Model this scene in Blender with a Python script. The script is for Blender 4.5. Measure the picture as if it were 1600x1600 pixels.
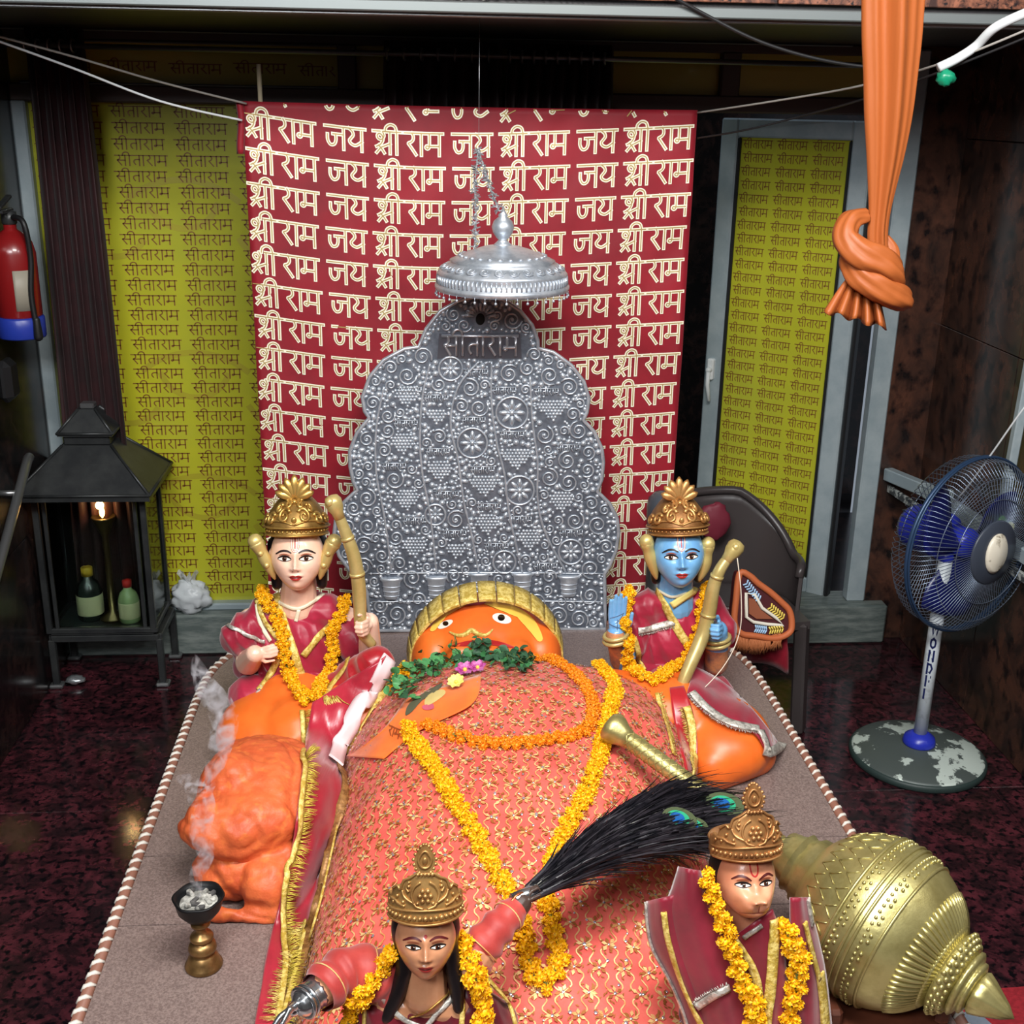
import bpy, math, random
from mathutils import Vector, Matrix, noise
from mathutils.bvhtree import BVHTree
for _o in list(bpy.data.objects): bpy.data.objects.remove(_o)
random.seed(7)
S = bpy.context.scene; COL = S.collection
V = Vector; PI = math.pi; sin = math.sin; cos = math.cos; rad = math.radians

# ---------------------------------------------------------------- camera
FPX, CH, PITCH, YAW, ROLL = 1850.0, 2.1, rad(19.1), rad(4.5), rad(1.0)
cf = V((sin(YAW)*cos(PITCH), cos(YAW)*cos(PITCH), -sin(PITCH)))
cr = V((cos(YAW), -sin(YAW), 0)); cu = cr.cross(cf)
CR = cr*cos(ROLL)+cu*sin(ROLL); CU = cu*cos(ROLL)-cr*sin(ROLL)
CAM = V((0, 0, CH))
cd = bpy.data.cameras.new('camera'); cam = bpy.data.objects.new('camera', cd); COL.objects.link(cam)
cd.sensor_width = 36; cd.lens = 36*FPX/1600; cd.clip_start = .02; cd.clip_end = 60
cam.matrix_world = Matrix.Translation(CAM) @ Matrix((CR, CU, -cf)).transposed().to_4x4()
S.camera = cam
# ---------------------------------------------------------------- light
w = bpy.data.worlds.new('world'); S.world = w; w.use_nodes = True
w.node_tree.nodes['Background'].inputs[0].default_value = (.75, .85, 1, 1)
w.node_tree.nodes['Background'].inputs[1].default_value = .22
def area(name, loc, tgt, sx, sy, power, col=(1, 1, 1)):
    l = bpy.data.lights.new(name, 'AREA'); l.shape = 'RECTANGLE'; l.size = sx; l.size_y = sy; l.energy = power; l.color = col
    o = bpy.data.objects.new(name, l); COL.objects.link(o); o.location = loc
    o.rotation_euler = (V(tgt)-V(loc)).to_track_quat('-Z', 'Y').to_euler(); return o
area('ceiling_lamp_front', (.35, .9, 3.25), (.2, 2.6, .6), 1.3, .5, 76, (1, .98, .94))
area('ceiling_lamp_hall', (-.9, -.6, 3.2), (.1, 3.6, 1.3), 1.2, .6, 60, (.95, .98, 1))
area('ceiling_lamp_side', (1.7, 1.2, 3.0), (1.0, 3.0, .4), .6, .6, 14, (.95, .98, 1))
S.view_settings.view_transform = 'Standard'; S.view_settings.look = 'None'
S.view_settings.gamma = 1; S.view_settings.use_curve_mapping = False; S.view_settings.exposure = .55
S.cycles.max_bounces = 7; S.cycles.transparent_max_bounces = 12; S.cycles.volume_bounces = 1
S.cycles.use_denoising = True

# ---------------------------------------------------------------- helpers
def ray(px, py): return cf+CR*((px-800)/FPX)-CU*((py-800)/FPX)
def PY(px, py, y): d = ray(px, py); return CAM+d*(y/d.y)
def PZ(px, py, z): d = ray(px, py); return CAM+d*((z-CH)/d.z)
def PX(px, py, x): d = ray(px, py); return CAM+d*(x/d.x)
def lin(c): c = c/255; return c/12.92 if c <= .04045 else ((c+.055)/1.055)**2.4
def rgb(c): return (lin(c[0]), lin(c[1]), lin(c[2]), 1)

MC = {}
def mat(name, col, rough=.5, metal=0, col2=None, scale=8, mix=(.4, .6), detail=5, bump=0, bscale=60, coat=0, spec=.5,
        col3=None, stretch=None, trans=0, alpha=1, sheen=0, aniso=0, dist=0, ior=1.45, sss=0, mix3=(.55, .7), emit=0, vor=False):
    if name in MC: return MC[name]
    m = bpy.data.materials.new(name); MC[name] = m; m.use_nodes = True
    nt = m.node_tree; N = nt.nodes; L = nt.links; b = N['Principled BSDF']
    I = b.inputs
    I['Base Color'].default_value = rgb(col); I['Roughness'].default_value = rough; I['Metallic'].default_value = metal
    I['Specular IOR Level'].default_value = spec; I['Coat Weight'].default_value = coat; I['Coat Roughness'].default_value = .06
    I['Transmission Weight'].default_value = trans; I['Alpha'].default_value = alpha; I['IOR'].default_value = ior
    I['Sheen Weight'].default_value = sheen
    if sss: I['Subsurface Weight'].default_value = sss; I['Subsurface Radius'].default_value = (.01, .004, .002); I['Subsurface Scale'].default_value = .3
    if emit: I['Emission Color'].default_value = rgb(col); I['Emission Strength'].default_value = emit
    tc = N.new('ShaderNodeTexCoord'); vec = tc.outputs['Object']
    if stretch:
        mp = N.new('ShaderNodeMapping'); mp.inputs['Scale'].default_value = stretch; L.new(vec, mp.inputs[0]); vec = mp.outputs[0]
    if col2 is not None:
        nz = N.new('ShaderNodeTexNoise'); nz.inputs['Scale'].default_value = scale; nz.inputs['Detail'].default_value = detail
        nz.inputs['Roughness'].default_value = .65; nz.inputs['Distortion'].default_value = dist
        L.new(vec, nz.inputs['Vector'])
        rp = N.new('ShaderNodeValToRGB'); e = rp.color_ramp.elements
        e[0].position = mix[0]; e[0].color = rgb(col); e[1].position = mix[1]; e[1].color = rgb(col2)
        L.new(nz.outputs['Fac'], rp.inputs[0]); out = rp.outputs[0]
        if col3 is not None:
            n2 = N.new('ShaderNodeTexNoise'); n2.inputs['Scale'].default_value = scale*3.1; n2.inputs['Detail'].default_value = 3
            L.new(vec, n2.inputs['Vector'])
            r2 = N.new('ShaderNodeValToRGB'); r2.color_ramp.elements[0].position = mix3[0]; r2.color_ramp.elements[1].position = mix3[1]
            L.new(n2.outputs['Fac'], r2.inputs[0])
            mx = N.new('ShaderNodeMix'); mx.data_type = 'RGBA'; L.new(r2.outputs[0], mx.inputs['Factor'])
            L.new(out, mx.inputs['A']); mx.inputs['B'].default_value = rgb(col3); out = mx.outputs['Result']
        L.new(out, I['Base Color'])
    if bump:
        if vor:
            bz = N.new('ShaderNodeTexVoronoi'); bo = bz.outputs['Distance']
        else:
            bz = N.new('ShaderNodeTexNoise'); bz.inputs['Detail'].default_value = 4; bo = bz.outputs['Fac']
        bz.inputs['Scale'].default_value = bscale; L.new(vec, bz.inputs['Vector'])
        bp = N.new('ShaderNodeBump'); bp.inputs['Strength'].default_value = bump; bp.inputs['Distance'].default_value = .004
        L.new(bo, bp.inputs['Height']); L.new(bp.outputs[0], I['Normal'])
    return m

class MB:
    def __init__(s): s.v = []; s.f = []; s.m = []; s.sm = []
    def add(s, vs, fs, mi=0, smooth=True):
        n = len(s.v); s.v += [V(p) for p in vs]
        for f in fs: s.f.append(tuple(i+n for i in f)); s.m.append(mi); s.sm.append(smooth)
        return s
    def box(s, c, d, rot=None, bev=0, mi=0):
        c = V(c); h = V(d)/2; R = (rot if isinstance(rot, Matrix) else Matrix.Rotation(rot, 3, 'Z')) if rot is not None else Matrix.Identity(3)
        if bev <= 0:
            vs = [c+R@V((x*h.x, y*h.y, z*h.z)) for x in (-1, 1) for y in (-1, 1) for z in (-1, 1)]
            return s.add(vs, [(0, 1, 3, 2), (4, 6, 7, 5), (0, 4, 5, 1), (2, 3, 7, 6), (0, 2, 6, 4), (1, 5, 7, 3)], mi, False)
        b = min(bev, min(h)*.9); vs = []; ix = {}
        for x in (-1, 1):
            for y in (-1, 1):
                for z in (-1, 1):
                    for a in range(3):
                        q = [x*(h.x-b), y*(h.y-b), z*(h.z-b)]; q[a] = (x, y, z)[a]*h[a]
                        ix[(x, y, z, a)] = len(vs); vs.append(c+R@V(q))
        fs = []
        for a in range(3):
            o = [i for i in range(3) if i != a]
            for sg in (-1, 1):
                f = []
                for p, q in ((-1, -1), (1, -1), (1, 1), (-1, 1)):
                    k = [0, 0, 0]; k[a] = sg; k[o[0]] = p; k[o[1]] = q; f.append(ix[tuple(k)+(a,)])
                if (sg > 0) == (a == 1): f.reverse()
                fs.append(f)
        for a in range(3):
            o = [i for i in range(3) if i != a]
            for p in (-1, 1):
                for q in (-1, 1):
                    f = []
                    for sg, ax in ((-1, o[0]), (-1, o[1]), (1, o[1]), (1, o[0])):
                        k = [0, 0, 0]; k[a] = sg; k[o[0]] = p; k[o[1]] = q; f.append(ix[tuple(k)+(ax,)])
                    if (p*q > 0) == (a == 1): f.reverse()
                    fs.append(f)
        for x in (-1, 1):
            for y in (-1, 1):
                for z in (-1, 1):
                    f = [ix[(x, y, z, a)] for a in range(3)]
                    if x*y*z < 0: f.reverse()
                    fs.append(f)
        return s.add(vs, fs, mi, False)
    def bar(s, a, b, wd, th, up=(0, 0, 1), bev=.003, mi=0):
        a = V(a); b = V(b); d = b-a; z = d.normalized(); x = V(up).cross(z)
        if x.length < 1e-4: x = V((1, 0, 0)).cross(z)
        x.normalize(); y = z.cross(x)
        return s.box((a+b)/2, (wd, th, d.length), Matrix((x, y, z)).transposed(), bev, mi)
    def tube(s, pts, r, n=8, mi=0, closed=False, flat=1, up=None, caps=True):
        P = [V(p) for p in pts]; k = len(P)
        if not isinstance(r, (list, tuple)): r = [r]*k
        ref = V(up) if up is not None else None
        vs = []; pn = None
        for i in range(k):
            t = (P[(i+1) % k]-P[i-1]) if closed else (P[min(i+1, k-1)]-P[max(i-1, 0)])
            if t.length < 1e-9: t = V((0, 0, 1))
            t.normalize()
            if ref is not None: a = ref-t*ref.dot(t)
            elif pn is None: a = t.orthogonal()
            else: a = pn-t*pn.dot(t)
            if a.length < 1e-6: a = t.orthogonal()
            a.normalize(); pn = a; b = t.cross(a)
            for j in range(n):
                q = 2*PI*j/n; vs.append(P[i]+a*(cos(q)*r[i]*flat)+b*(sin(q)*r[i]))
        fs = []
        for i in range(k if closed else k-1):
            for j in range(n):
                fs.append((i*n+j, i*n+(j+1) % n, ((i+1) % k)*n+(j+1) % n, ((i+1) % k)*n+j))
        if not closed and caps: fs.append(tuple(range(n))[::-1]); fs.append(tuple((k-1)*n+j for j in range(n)))
        return s.add(vs, fs, mi)
    def lathe(s, prof, n=32, M=None, mi=0, fn=None):
        M = M or Matrix.Identity(4); vs = []; k = len(prof)
        for i, (r, z) in enumerate(prof):
            for j in range(n):
                a = 2*PI*j/n; rr = r*(fn(i, a) if fn else 1); vs.append(M@V((rr*cos(a), rr*sin(a), z)))
        fs = [(i*n+j, i*n+(j+1) % n, (i+1)*n+(j+1) % n, (i+1)*n+j) for i in range(k-1) for j in range(n)]
        if prof[0][0] > 1e-5: fs.append(tuple(range(n))[::-1])
        if prof[-1][0] > 1e-5: fs.append(tuple((k-1)*n+j for j in range(n)))
        return s.add(vs, fs, mi)
    def ball(s, c, r, nu=16, nv=10, rot=None, mi=0, fn=None):
        c = V(c); r = V((r, r, r)) if not hasattr(r, '__len__') else V(r); vs = []; R = rot or Matrix.Identity(3)
        for i in range(nv+1):
            t = PI*i/nv
            for j in range(nu):
                a = 2*PI*j/nu; q = V((sin(t)*cos(a), sin(t)*sin(a), cos(t))); k = fn(q) if fn else 1
                vs.append(c+R@V((q.x*r.x*k, q.y*r.y*k, q.z*r.z*k)))
        fs = [(i*nu+j, (i+1)*nu+j, (i+1)*nu+(j+1) % nu, i*nu+(j+1) % nu) for i in range(nv) for j in range(nu)]
        return s.add(vs, fs, mi)
    def cap(s, a, b, ra, rb, n=14, mi=0):      # tapered capsule
        a = V(a); b = V(b); d = b-a
        if d.length < 1e-6: return s.ball(a, ra)
        t = d.normalized(); pts = []; rr = []
        for k in range(1, 5): q = PI/2*(1-k/5); pts.append(a-t*ra*sin(q)); rr.append(ra*cos(q))
        pts += [a, b]; rr += [ra, rb]
        for k in range(1, 5): q = PI/2*k/5; pts.append(b+t*rb*sin(q)); rr.append(rb*cos(q))
        return s.tube(pts, rr, n, mi)
    def chain(s, *pr):
        for (a, ra), (b, rb) in zip(pr, pr[1:]): s.cap(a, b, ra, rb)
        return s
    def prism(s, poly, fa, fb, mi=0, smooth=False):   # polygon extruded between two mappings
        n = len(poly); vs = [fa(*p) for p in poly]+[fb(*p) for p in poly]
        fs = [tuple(range(n))[::-1], tuple(range(n, 2*n))]+[(i, (i+1) % n, n+(i+1) % n, n+i) for i in range(n)]
        return s.add(vs, fs, mi, smooth)
    def grid(s, rows, mi=0, closed=False, smooth=True):
        k = len(rows); n = len(rows[0]); vs = [p for r in rows for p in r]
        m = n if closed else n-1
        return s.add(vs, [(i*n+j, i*n+(j+1) % n, (i+1)*n+(j+1) % n, (i+1)*n+j) for i in range(k-1) for j in range(m)], mi, smooth)
    def shell(s, rows, th, mi=0, nrm=None):   # a sheet with thickness th behind it
        k = len(rows); n = len(rows[0]); back = []
        for i in range(k):
            rr = []
            for j in range(n):
                if nrm is not None: q = V(nrm)
                else:
                    du = V(rows[i][min(j+1, n-1)])-V(rows[i][max(j-1, 0)]); dv = V(rows[min(i+1, k-1)][j])-V(rows[max(i-1, 0)][j])
                    q = du.cross(dv)
                    q = q.normalized() if q.length > 1e-12 else V((0, 0, 1))
                rr.append(V(rows[i][j])-q*th)
            back.append(rr)
        o = len(s.v); s.grid(rows, mi); s.grid(back, mi); b = o+k*n
        for i in range(k*n-k*0-0): pass
        nf = (k-1)*(n-1)
        for q in range(len(s.f)-nf, len(s.f)): s.f[q] = s.f[q][::-1]
        ring = [j for j in range(n)]+[i*n+n-1 for i in range(1, k)]+[(k-1)*n+j for j in range(n-2, -1, -1)]+[i*n for i in range(k-2, 0, -1)]
        for a, c in zip(ring, ring[1:]+ring[:1]): s.f.append((o+a, b+a, b+c, o+c)); s.m.append(mi); s.sm.append(False)
        return s
    def build(s, name, mats, parent=None, origin=None, **k):
        if not isinstance(mats, (list, tuple)): mats = [mats]
        o0 = WL.get(parent.name, V((0, 0, 0))) if parent else (V(origin) if origin is not None else V((0, 0, 0)))
        me = bpy.data.meshes.new(name); me.from_pydata([p-o0 for p in s.v], [], s.f)
        for m in mats: me.materials.append(m)
        me.polygons.foreach_set('material_index', s.m); me.polygons.foreach_set('use_smooth', s.sm)
        me.update()
        return link(name, me, parent, o0, **k)
WL = {}
def link(name, me, parent, o0, label=None, cat=None, group=None, kind=None):
    o = bpy.data.objects.new(name, me); COL.objects.link(o)
    if parent: o.parent = parent
    else: o.location = o0
    WL[o.name] = V(o0); tag(o, label, cat, group, kind); return o
def tag(o, label=None, cat=None, group=None, kind=None):
    if label: o['label'] = label
    if cat: o['category'] = cat
    if group: o['group'] = group
    if kind: o['kind'] = kind
    return o
def thing(name, label, cat, loc, group=None):
    o = bpy.data.objects.new(name, None); COL.objects.link(o); o.location = loc; o.empty_display_size = .05
    WL[o.name] = V(loc); return tag(o, label, cat, group)
def copy_at(src, parent, M, name=None):       # a part sharing mesh data, placed by a world matrix
    c = src.copy(); COL.objects.link(c); c.parent = parent
    c.matrix_local = Matrix.Translation(-WL[parent.name]) @ M; return c
def fuse(mb, voxel, it=2, fac=.5, fn=None):   # weld overlapping closed shapes into one continuous skin
    me = bpy.data.meshes.new('tmp'); me.from_pydata(mb.v, [], mb.f); o = bpy.data.objects.new('tmp', me); COL.objects.link(o)
    r = o.modifiers.new('r', 'REMESH'); r.mode = 'VOXEL'; r.voxel_size = voxel; r.use_smooth_shade = True
    if it: q = o.modifiers.new('s', 'SMOOTH'); q.factor = fac; q.iterations = it
    dg = bpy.context.evaluated_depsgraph_get(); m2 = bpy.data.meshes.new_from_object(o.evaluated_get(dg))
    out = MB(); n = len(m2.vertices); co = [0.0]*(3*n); m2.vertices.foreach_get('co', co)
    out.v = [V(co[i*3:i*3+3]) for i in range(n)]; no = [0.0]*(3*n); m2.vertices.foreach_get('normal', no)
    out.f = [tuple(p.vertices) for p in m2.polygons]; out.m = [0]*len(out.f); out.sm = [True]*len(out.f)
    if fn: out.v = [p+V(no[i*3:i*3+3])*fn(p) for i, p in enumerate(out.v)]
    bpy.data.objects.remove(o); bpy.data.meshes.remove(me); bpy.data.meshes.remove(m2); return out
def region(mb, fn):                             # painted regions of a skin: material index from a face centre
    mb.m = [fn(sum((mb.v[i] for i in f), V())/len(f)) for f in mb.f]; return mb
def bvh(*mbs):
    vs = []; fs = []
    for m in mbs:
        n = len(vs); vs += m.v; fs += [tuple(i+n for i in f) for f in m.f]
    return BVHTree.FromPolygons(vs, fs)
def cast(px, py, t):
    d = ray(px, py).normalized(); h = t.ray_cast(CAM, d)
    if h[0] is None: return None
    n = h[1] if h[1].dot(d) < 0 else -h[1]; return h[0], n
def cr_spline(P, n=8, closed=False):
    P = [V(p) if len(p) == 3 else V((p[0], p[1], 0)) for p in P]; k = len(P); out = []
    for i in range(k if closed else k-1):
        if closed: a, b, c, d = P[i-1], P[i], P[(i+1) % k], P[(i+2) % k]
        else: a, b, c, d = P[max(i-1, 0)], P[i], P[i+1], P[min(i+2, k-1)]
        for j in range(n):
            t = j/n; out.append(.5*((2*b)+(c-a)*t+(2*a-5*b+4*c-d)*t*t+(3*b-a-3*c+d)*t**3))
    if not closed: out.append(P[-1])
    return out
def resample(P, step=None, n=None):
    L = [0]
    for a, b in zip(P, P[1:]): L.append(L[-1]+(b-a).length)
    if n is None: n = max(2, int(L[-1]/step)+1)
    out = []; j = 0
    for i in range(n):
        d = L[-1]*i/(n-1)
        while j < len(L)-2 and L[j+1] < d: j += 1
        q = L[j+1]-L[j]; out.append(P[j].lerp(P[j+1], (d-L[j])/q if q > 1e-9 else 0))
    return out
def drape(pts, t, step=.01, sm=2, lift=0):      # a picture-space path laid on the real surfaces it lies on
    pr = cr_spline(pts, 12); H = []; last = None
    for p in pr:
        h = cast(p.x, p.y, t)
        if h: H.append([p.x, p.y, (h[0]-CAM).length, h[1]])
    for _ in range(sm):
        H = [[H[i][0], H[i][1], (H[max(i-1, 0)][2]+H[i][2]*2+H[min(i+1, len(H)-1)][2])/4, (H[max(i-1, 0)][3]+H[i][3]*2+H[min(i+1, len(H)-1)][3]).normalized()] for i in range(len(H))]
    P = [CAM+ray(h[0], h[1]).normalized()*h[2]+h[3]*lift for h in H]
    L = [0]
    for a, b in zip(P, P[1:]): L.append(L[-1]+(b-a).length)
    n = max(2, int(L[-1]/step)+1); out = []; nn = []; j = 0
    for i in range(n):
        d = L[-1]*i/(n-1)
        while j < len(L)-2 and L[j+1] < d: j += 1
        q = L[j+1]-L[j]; k = (d-L[j])/q if q > 1e-9 else 0
        out.append(P[j].lerp(P[j+1], k)); nn.append(H[j][3].lerp(H[min(j+1, len(H)-1)][3], k).normalized())
    return out, nn
def band(mb, P, N, wd, th=.003, mi=0, ripple=0, wfn=None, fr=40):  # flat trim laid along a path
    rows = []
    for i, p in enumerate(P):
        t = (P[min(i+1, len(P)-1)]-P[max(i-1, 0)]); t = t.normalized() if t.length > 1e-9 else V((1, 0, 0))
        s = t.cross(N[i]); s = s.normalized() if s.length > 1e-6 else V((1, 0, 0))
        ww = wd*(wfn(i/(len(P)-1)) if wfn else 1); q = p+N[i]*(th+ripple*sin(i*fr*.1))
        rows.append([q-s*ww/2, q-s*ww/6+N[i]*.0006, q+s*ww/6+N[i]*.0006, q+s*ww/2])
    mb.shell(rows, th*1.6, mi); return mb
def fringe(mb, P, N, ln, side=1, step=1, mi=0, th=.0012, jit=.4):
    for i in range(0, len(P)-1, step):
        t = (P[i+1]-P[i]); t = t.normalized() if t.length > 1e-9 else V((1, 0, 0))
        s = t.cross(N[i]).normalized()*side
        d = (s+t*random.uniform(-jit, jit)+N[i]*random.uniform(0, .35)).normalized()*ln*random.uniform(.7, 1.15)
        a = P[i]+N[i]*.003; mb.tube([a, a+d*.5+N[i]*.002, a+d], [th, th, th*.5], 3, mi)
def wob(p, sc=6, amp=.01, seed=0): return amp*noise.noise(V((p[0]*sc+seed, p[1]*sc, p[2]*sc)))
def quad(o, ux, uy): return lambda a, b: V(o)+V(ux)*a+V(uy)*b

# ---------------------------------------------------------------- stroke lettering
_RA = [(.30, 1), (.37, .88), (.37, .72), (.28, .6), (.14, .53), (.2, .44), (.36, .22), (.5, .02)]
GL = {
 'ra': (.6, [_RA]),
 'sa': (.95, [[(x*.9, y) for x, y in _RA], [(.16, .52), (.76, .52)], [(.76, 1), (.76, 0)]]),
 'ii': (.36, [[(-.38, 1), (-.34, 1.2), (-.14, 1.33), (.08, 1.25), (.16, 1)], [(.16, 1), (.16, 0)]]),
 'ta': (.76, [[(.6, 1), (.6, 0)], [(.6, .6), (.34, .6), (.18, .5), (.16, .3), (.28, .1)]]),
 'aa': (.34, [[(.16, 1), (.16, 0)]]),
 'ma': (.84, [[(.68, 1), (.68, 0)], [(.2, 1), (.2, .42), (.12, .3), (.03, .36), (.08, .44), (.2, .42), (.68, .42)]]),
 'ja': (.98, [[(.82, 1), (.82, 0)], [(.06, .62), (.07, .36), (.2, .16), (.38, .2), (.46, .4), (.45, .66)], [(.32, .66), (.82, .66)]]),
 'ya': (.86, [[(.7, 1), (.7, 0)], [(.1, 1), (.26, .86), (.3, .7), (.2, .56), (.12, .44), (.2, .3), (.42, .24), (.7, .42)]]),
 'shra': (.9, [[(.74, 1), (.74, 0)], [(.4, .98), (.46, .8), (.36, .64), (.2, .66), (.14, .8), (.24, .9), (.38, .8), (.4, .6), (.28, .4), (.1, .3)], [(.2, .36), (.36, .18), (.46, .02)], [(.1, .02), (.3, .26), (.74, .46)]]),
 'W': (1.0, [[(0, 1), (.22, 0), (.45, .8), (.68, 0), (.9, 1)]]), 'O': (.9, [[(.4, 1), (.1, .8), (.05, .5), (.1, .2), (.4, 0), (.7, .2), (.75, .5), (.7, .8), (.4, 1)]]),
 'N': (.9, [[(.05, 0), (.05, 1)], [(.05, 1), (.7, 0)], [(.7, 0), (.7, 1)]]), 'D': (.9, [[(.05, 0), (.05, 1)], [(.05, 1), (.5, .95), (.75, .5), (.5, .05), (.05, 0)]]),
 'F': (.8, [[(.1, 0), (.1, 1)], [(.1, .97), (.65, .97)], [(.1, .5), (.5, .5)]]), 'I': (.3, [[(.1, 0), (.1, .9)]])}
STR = {'sitaram': ['sa', 'ii', 'ta', 'aa', 'ra', 'aa', 'ma'], 'shri': ['shra', 'ii'], 'ram': ['ra', 'aa', 'ma'], 'jay': ['ja', 'ya']}
def word(name, head=True):
    x = 0; out = []
    for g in STR[name]:
        wd, st = GL[g]
        for s in st:
            q = [(x+a, b) for a, b in s]
            out.append([(p.x, p.y) for p in cr_spline(q, 4)] if len(q) > 3 else q)
        x += wd
    if head: out.append([(-.05, 1), (x*.5, 1), (x, 1)])
    return out, x
def strokes(mb, lines, fn, wd, mi=0, keep=None):   # flat print: ribbons mapped on a surface by fn(u, v)
    for L in lines:
        k = len(L); vs = []
        for i in range(k):
            a = L[max(i-1, 0)]; b = L[min(i+1, k-1)]; tx, ty = b[0]-a[0], b[1]-a[1]; q = math.hypot(tx, ty) or 1; tx /= q; ty /= q
            ex = (-wd/2 if i == 0 else wd/2 if i == k-1 else 0)
            for sg in (-1, 1): vs.append((L[i][0]+tx*ex-ty*sg*wd/2, L[i][1]+ty*ex+tx*sg*wd/2))
        for i in range(k-1):
            q = [vs[2*i], vs[2*i+1], vs[2*i+3], vs[2*i+2]]
            if keep and not all(keep(*p) for p in q): continue
            mb.add([fn(*p) for p in q], [(3, 2, 1, 0)], mi, False)
def tubes2d(mb, lines, fn, r, n=5, mi=0):
    for L in lines: mb.tube([fn(*p) for p in L], r, n, mi)

# ================================================================ materials
granite_floor = mat('maroon_granite', (36, 20, 24), .14, col2=(84, 37, 45), scale=16, mix=(.42, .66), detail=8, col3=(12, 10, 14), mix3=(.5, .62), dist=.6)
granite_wall = mat('brown_granite', (46, 36, 33), .17, col2=(98, 62, 48), scale=6, mix=(.38, .74), detail=10, col3=(30, 24, 24), mix3=(.5, .66), dist=.9, stretch=(1, 1, .75))
granite_dark = mat('dark_granite', (22, 19, 20), .2, col2=(58, 40, 36), scale=9, mix=(.45, .7), detail=9, col3=(14, 13, 14), dist=1)
granite_head = mat('rust_granite', (60, 40, 36), .25, col2=(150, 96, 74), scale=24, mix=(.4, .62), detail=9, col3=(30, 26, 28), dist=.8)
granite_pink = mat('pink_brown_granite', (108, 92, 88), .34, col2=(142, 124, 118), scale=230, mix=(.4, .6), detail=4, col3=(78, 62, 60), mix3=(.58, .66))
sill_m = mat('grey_green_marble', (88, 98, 96), .35, col2=(126, 134, 130), scale=10, mix=(.4, .65), detail=7, stretch=(1, 6, 5))
alu = mat('grey_aluminium', (150, 164, 170), .42, .15, col2=(168, 180, 184), scale=6, mix=(.4, .6))
alu_dark = mat('brown_aluminium', (84, 74, 72), .4, .2)
alu_bright = mat('bright_aluminium', (112, 118, 118), .4, .4)
soffit_m = mat('soffit_paint', (54, 50, 52), .5, col2=(44, 42, 44), scale=3)
film_m = mat('yellow_green_film', (188, 186, 44), .3, coat=.6, spec=.4, col2=(172, 174, 52), scale=2.2, mix=(.35, .65))
ink_m = mat('brown_ink', (128, 84, 34), .45)
black_m = mat('black_void', (8, 8, 9), .8)
wallpaint = mat('pale_wall_paint', (176, 178, 178), .7)
steel = mat('brushed_steel', (150, 152, 154), .3, .85)
curtain_m = mat('maroon_curtain_cloth', (44, 12, 16), .6, sheen=.08, col2=(30, 8, 12), scale=4)
black_metal = mat('black_painted_metal', (44, 46, 48), .38, .35, col2=(62, 64, 64), scale=9, mix=(.4, .7), bump=.08, bscale=40)

# ================================================================ setting
fl = MB().box((.3, 1, -.06), (3.6, 7.2, .08)).build('floor', black_m, kind='structure')
xs = [-1.45, -.62, .22, 1.06, 1.85, 2.1]; ys = [-2.6, -.5, .4, 1.32, 2.28, 3.25, 4.6]
for i in range(len(xs)-1):
    for j in range(len(ys)-1):
        a, b, c, d = xs[i], xs[i+1], ys[j], ys[j+1]
        MB().box(((a+b)/2, (c+d)/2, -.01), (b-a-.002, d-c-.002, .02), bev=.0006).build('tile', granite_floor, fl)
def slabwall(name, x, sgn, m, ysp, zsp, h):
    w_ = MB().box((x+sgn*.08, 1, h/2), (.08, 7.2, h)).build(name, black_m, kind='structure')
    for a, b in zip(ysp, ysp[1:]):
        for c, d in zip(zsp, zsp[1:]):
            MB().box((x+sgn*.02, (a+b)/2, (c+d)/2), (.04, b-a-.003, d-c-.003), bev=.0015).build('panel', m, w_)
    return w_
slabwall('wall_left', -1.4, -1, granite_dark, [-2.6, -.4, 1.1, 2.5, 3.55, 4.6], [0, .62, 1.5, 2.5, 3.5], 3.5)
slabwall('wall_right', 1.985, 1, granite_wall, [-2.6, -.4, 1.1, 2.2, 2.98, 3.77, 4.6], [0, 1.32, 2.0, 2.7, 3.5], 3.5)
MB().box((.3, -2.62, 1.75), (3.6, .08, 3.5)).build('wall_front', wallpaint, kind='structure')
MB().box((.3, .3, 3.54), (3.6, 6, .08)).build('ceiling', wallpaint, kind='structure')
MB().box((.3, 3.85, 2.34), (3.5, 1.3, .06)).build('trim_1', soffit_m, kind='structure')
hb = MB().box((.3, 3.25, 2.92), (3.5, .1, 1.18)).build('trim_2', soffit_m, kind='structure')
for i, (a, b) in enumerate([(-1.4, -.5), (-.5, .9), (.9, 2.0)]):
    MB().box(((a+b)/2, 3.19, 2.93), (b-a-.003, .02, 1.17), bev=.0015).build('panel', granite_head, hb)
MB().box((.3, 3.175, 2.318), (3.4, .05, .026), bev=.003).build('edge_strip', alu_bright, hb)
MB().box((.3, 3.19, 2.302), (3.4, .03, .010), bev=.002).build('lower_strip', steel, hb)  # thin steel strip just below the edge strip
hl = MB()
for cx, pl in ((660, [(0, .4), (.3, .1), (.7, .2), (.8, .6)]), (700, [(0, .9), (0, .2)]), (716, [(0, .3), (.3, .0), (.7, .3)]), (748, [(.0, .5), (.3, .05), (.8, .1), (1.1, .5)]), (775, [(0, .9), (0, .1)])):
    o = PY(cx, -1, 3.176); tubes2d(hl, [[(p.x, p.y) for p in cr_spline(pl, 5)]], quad(o-V((0, .001, 0)), (.024, 0, 0), (0, 0, .03)), .003)
hl.build('painted_lettering', mat('white_paint', (235, 232, 226), .5), hb, label='white painted lettering on the granite header')
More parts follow.
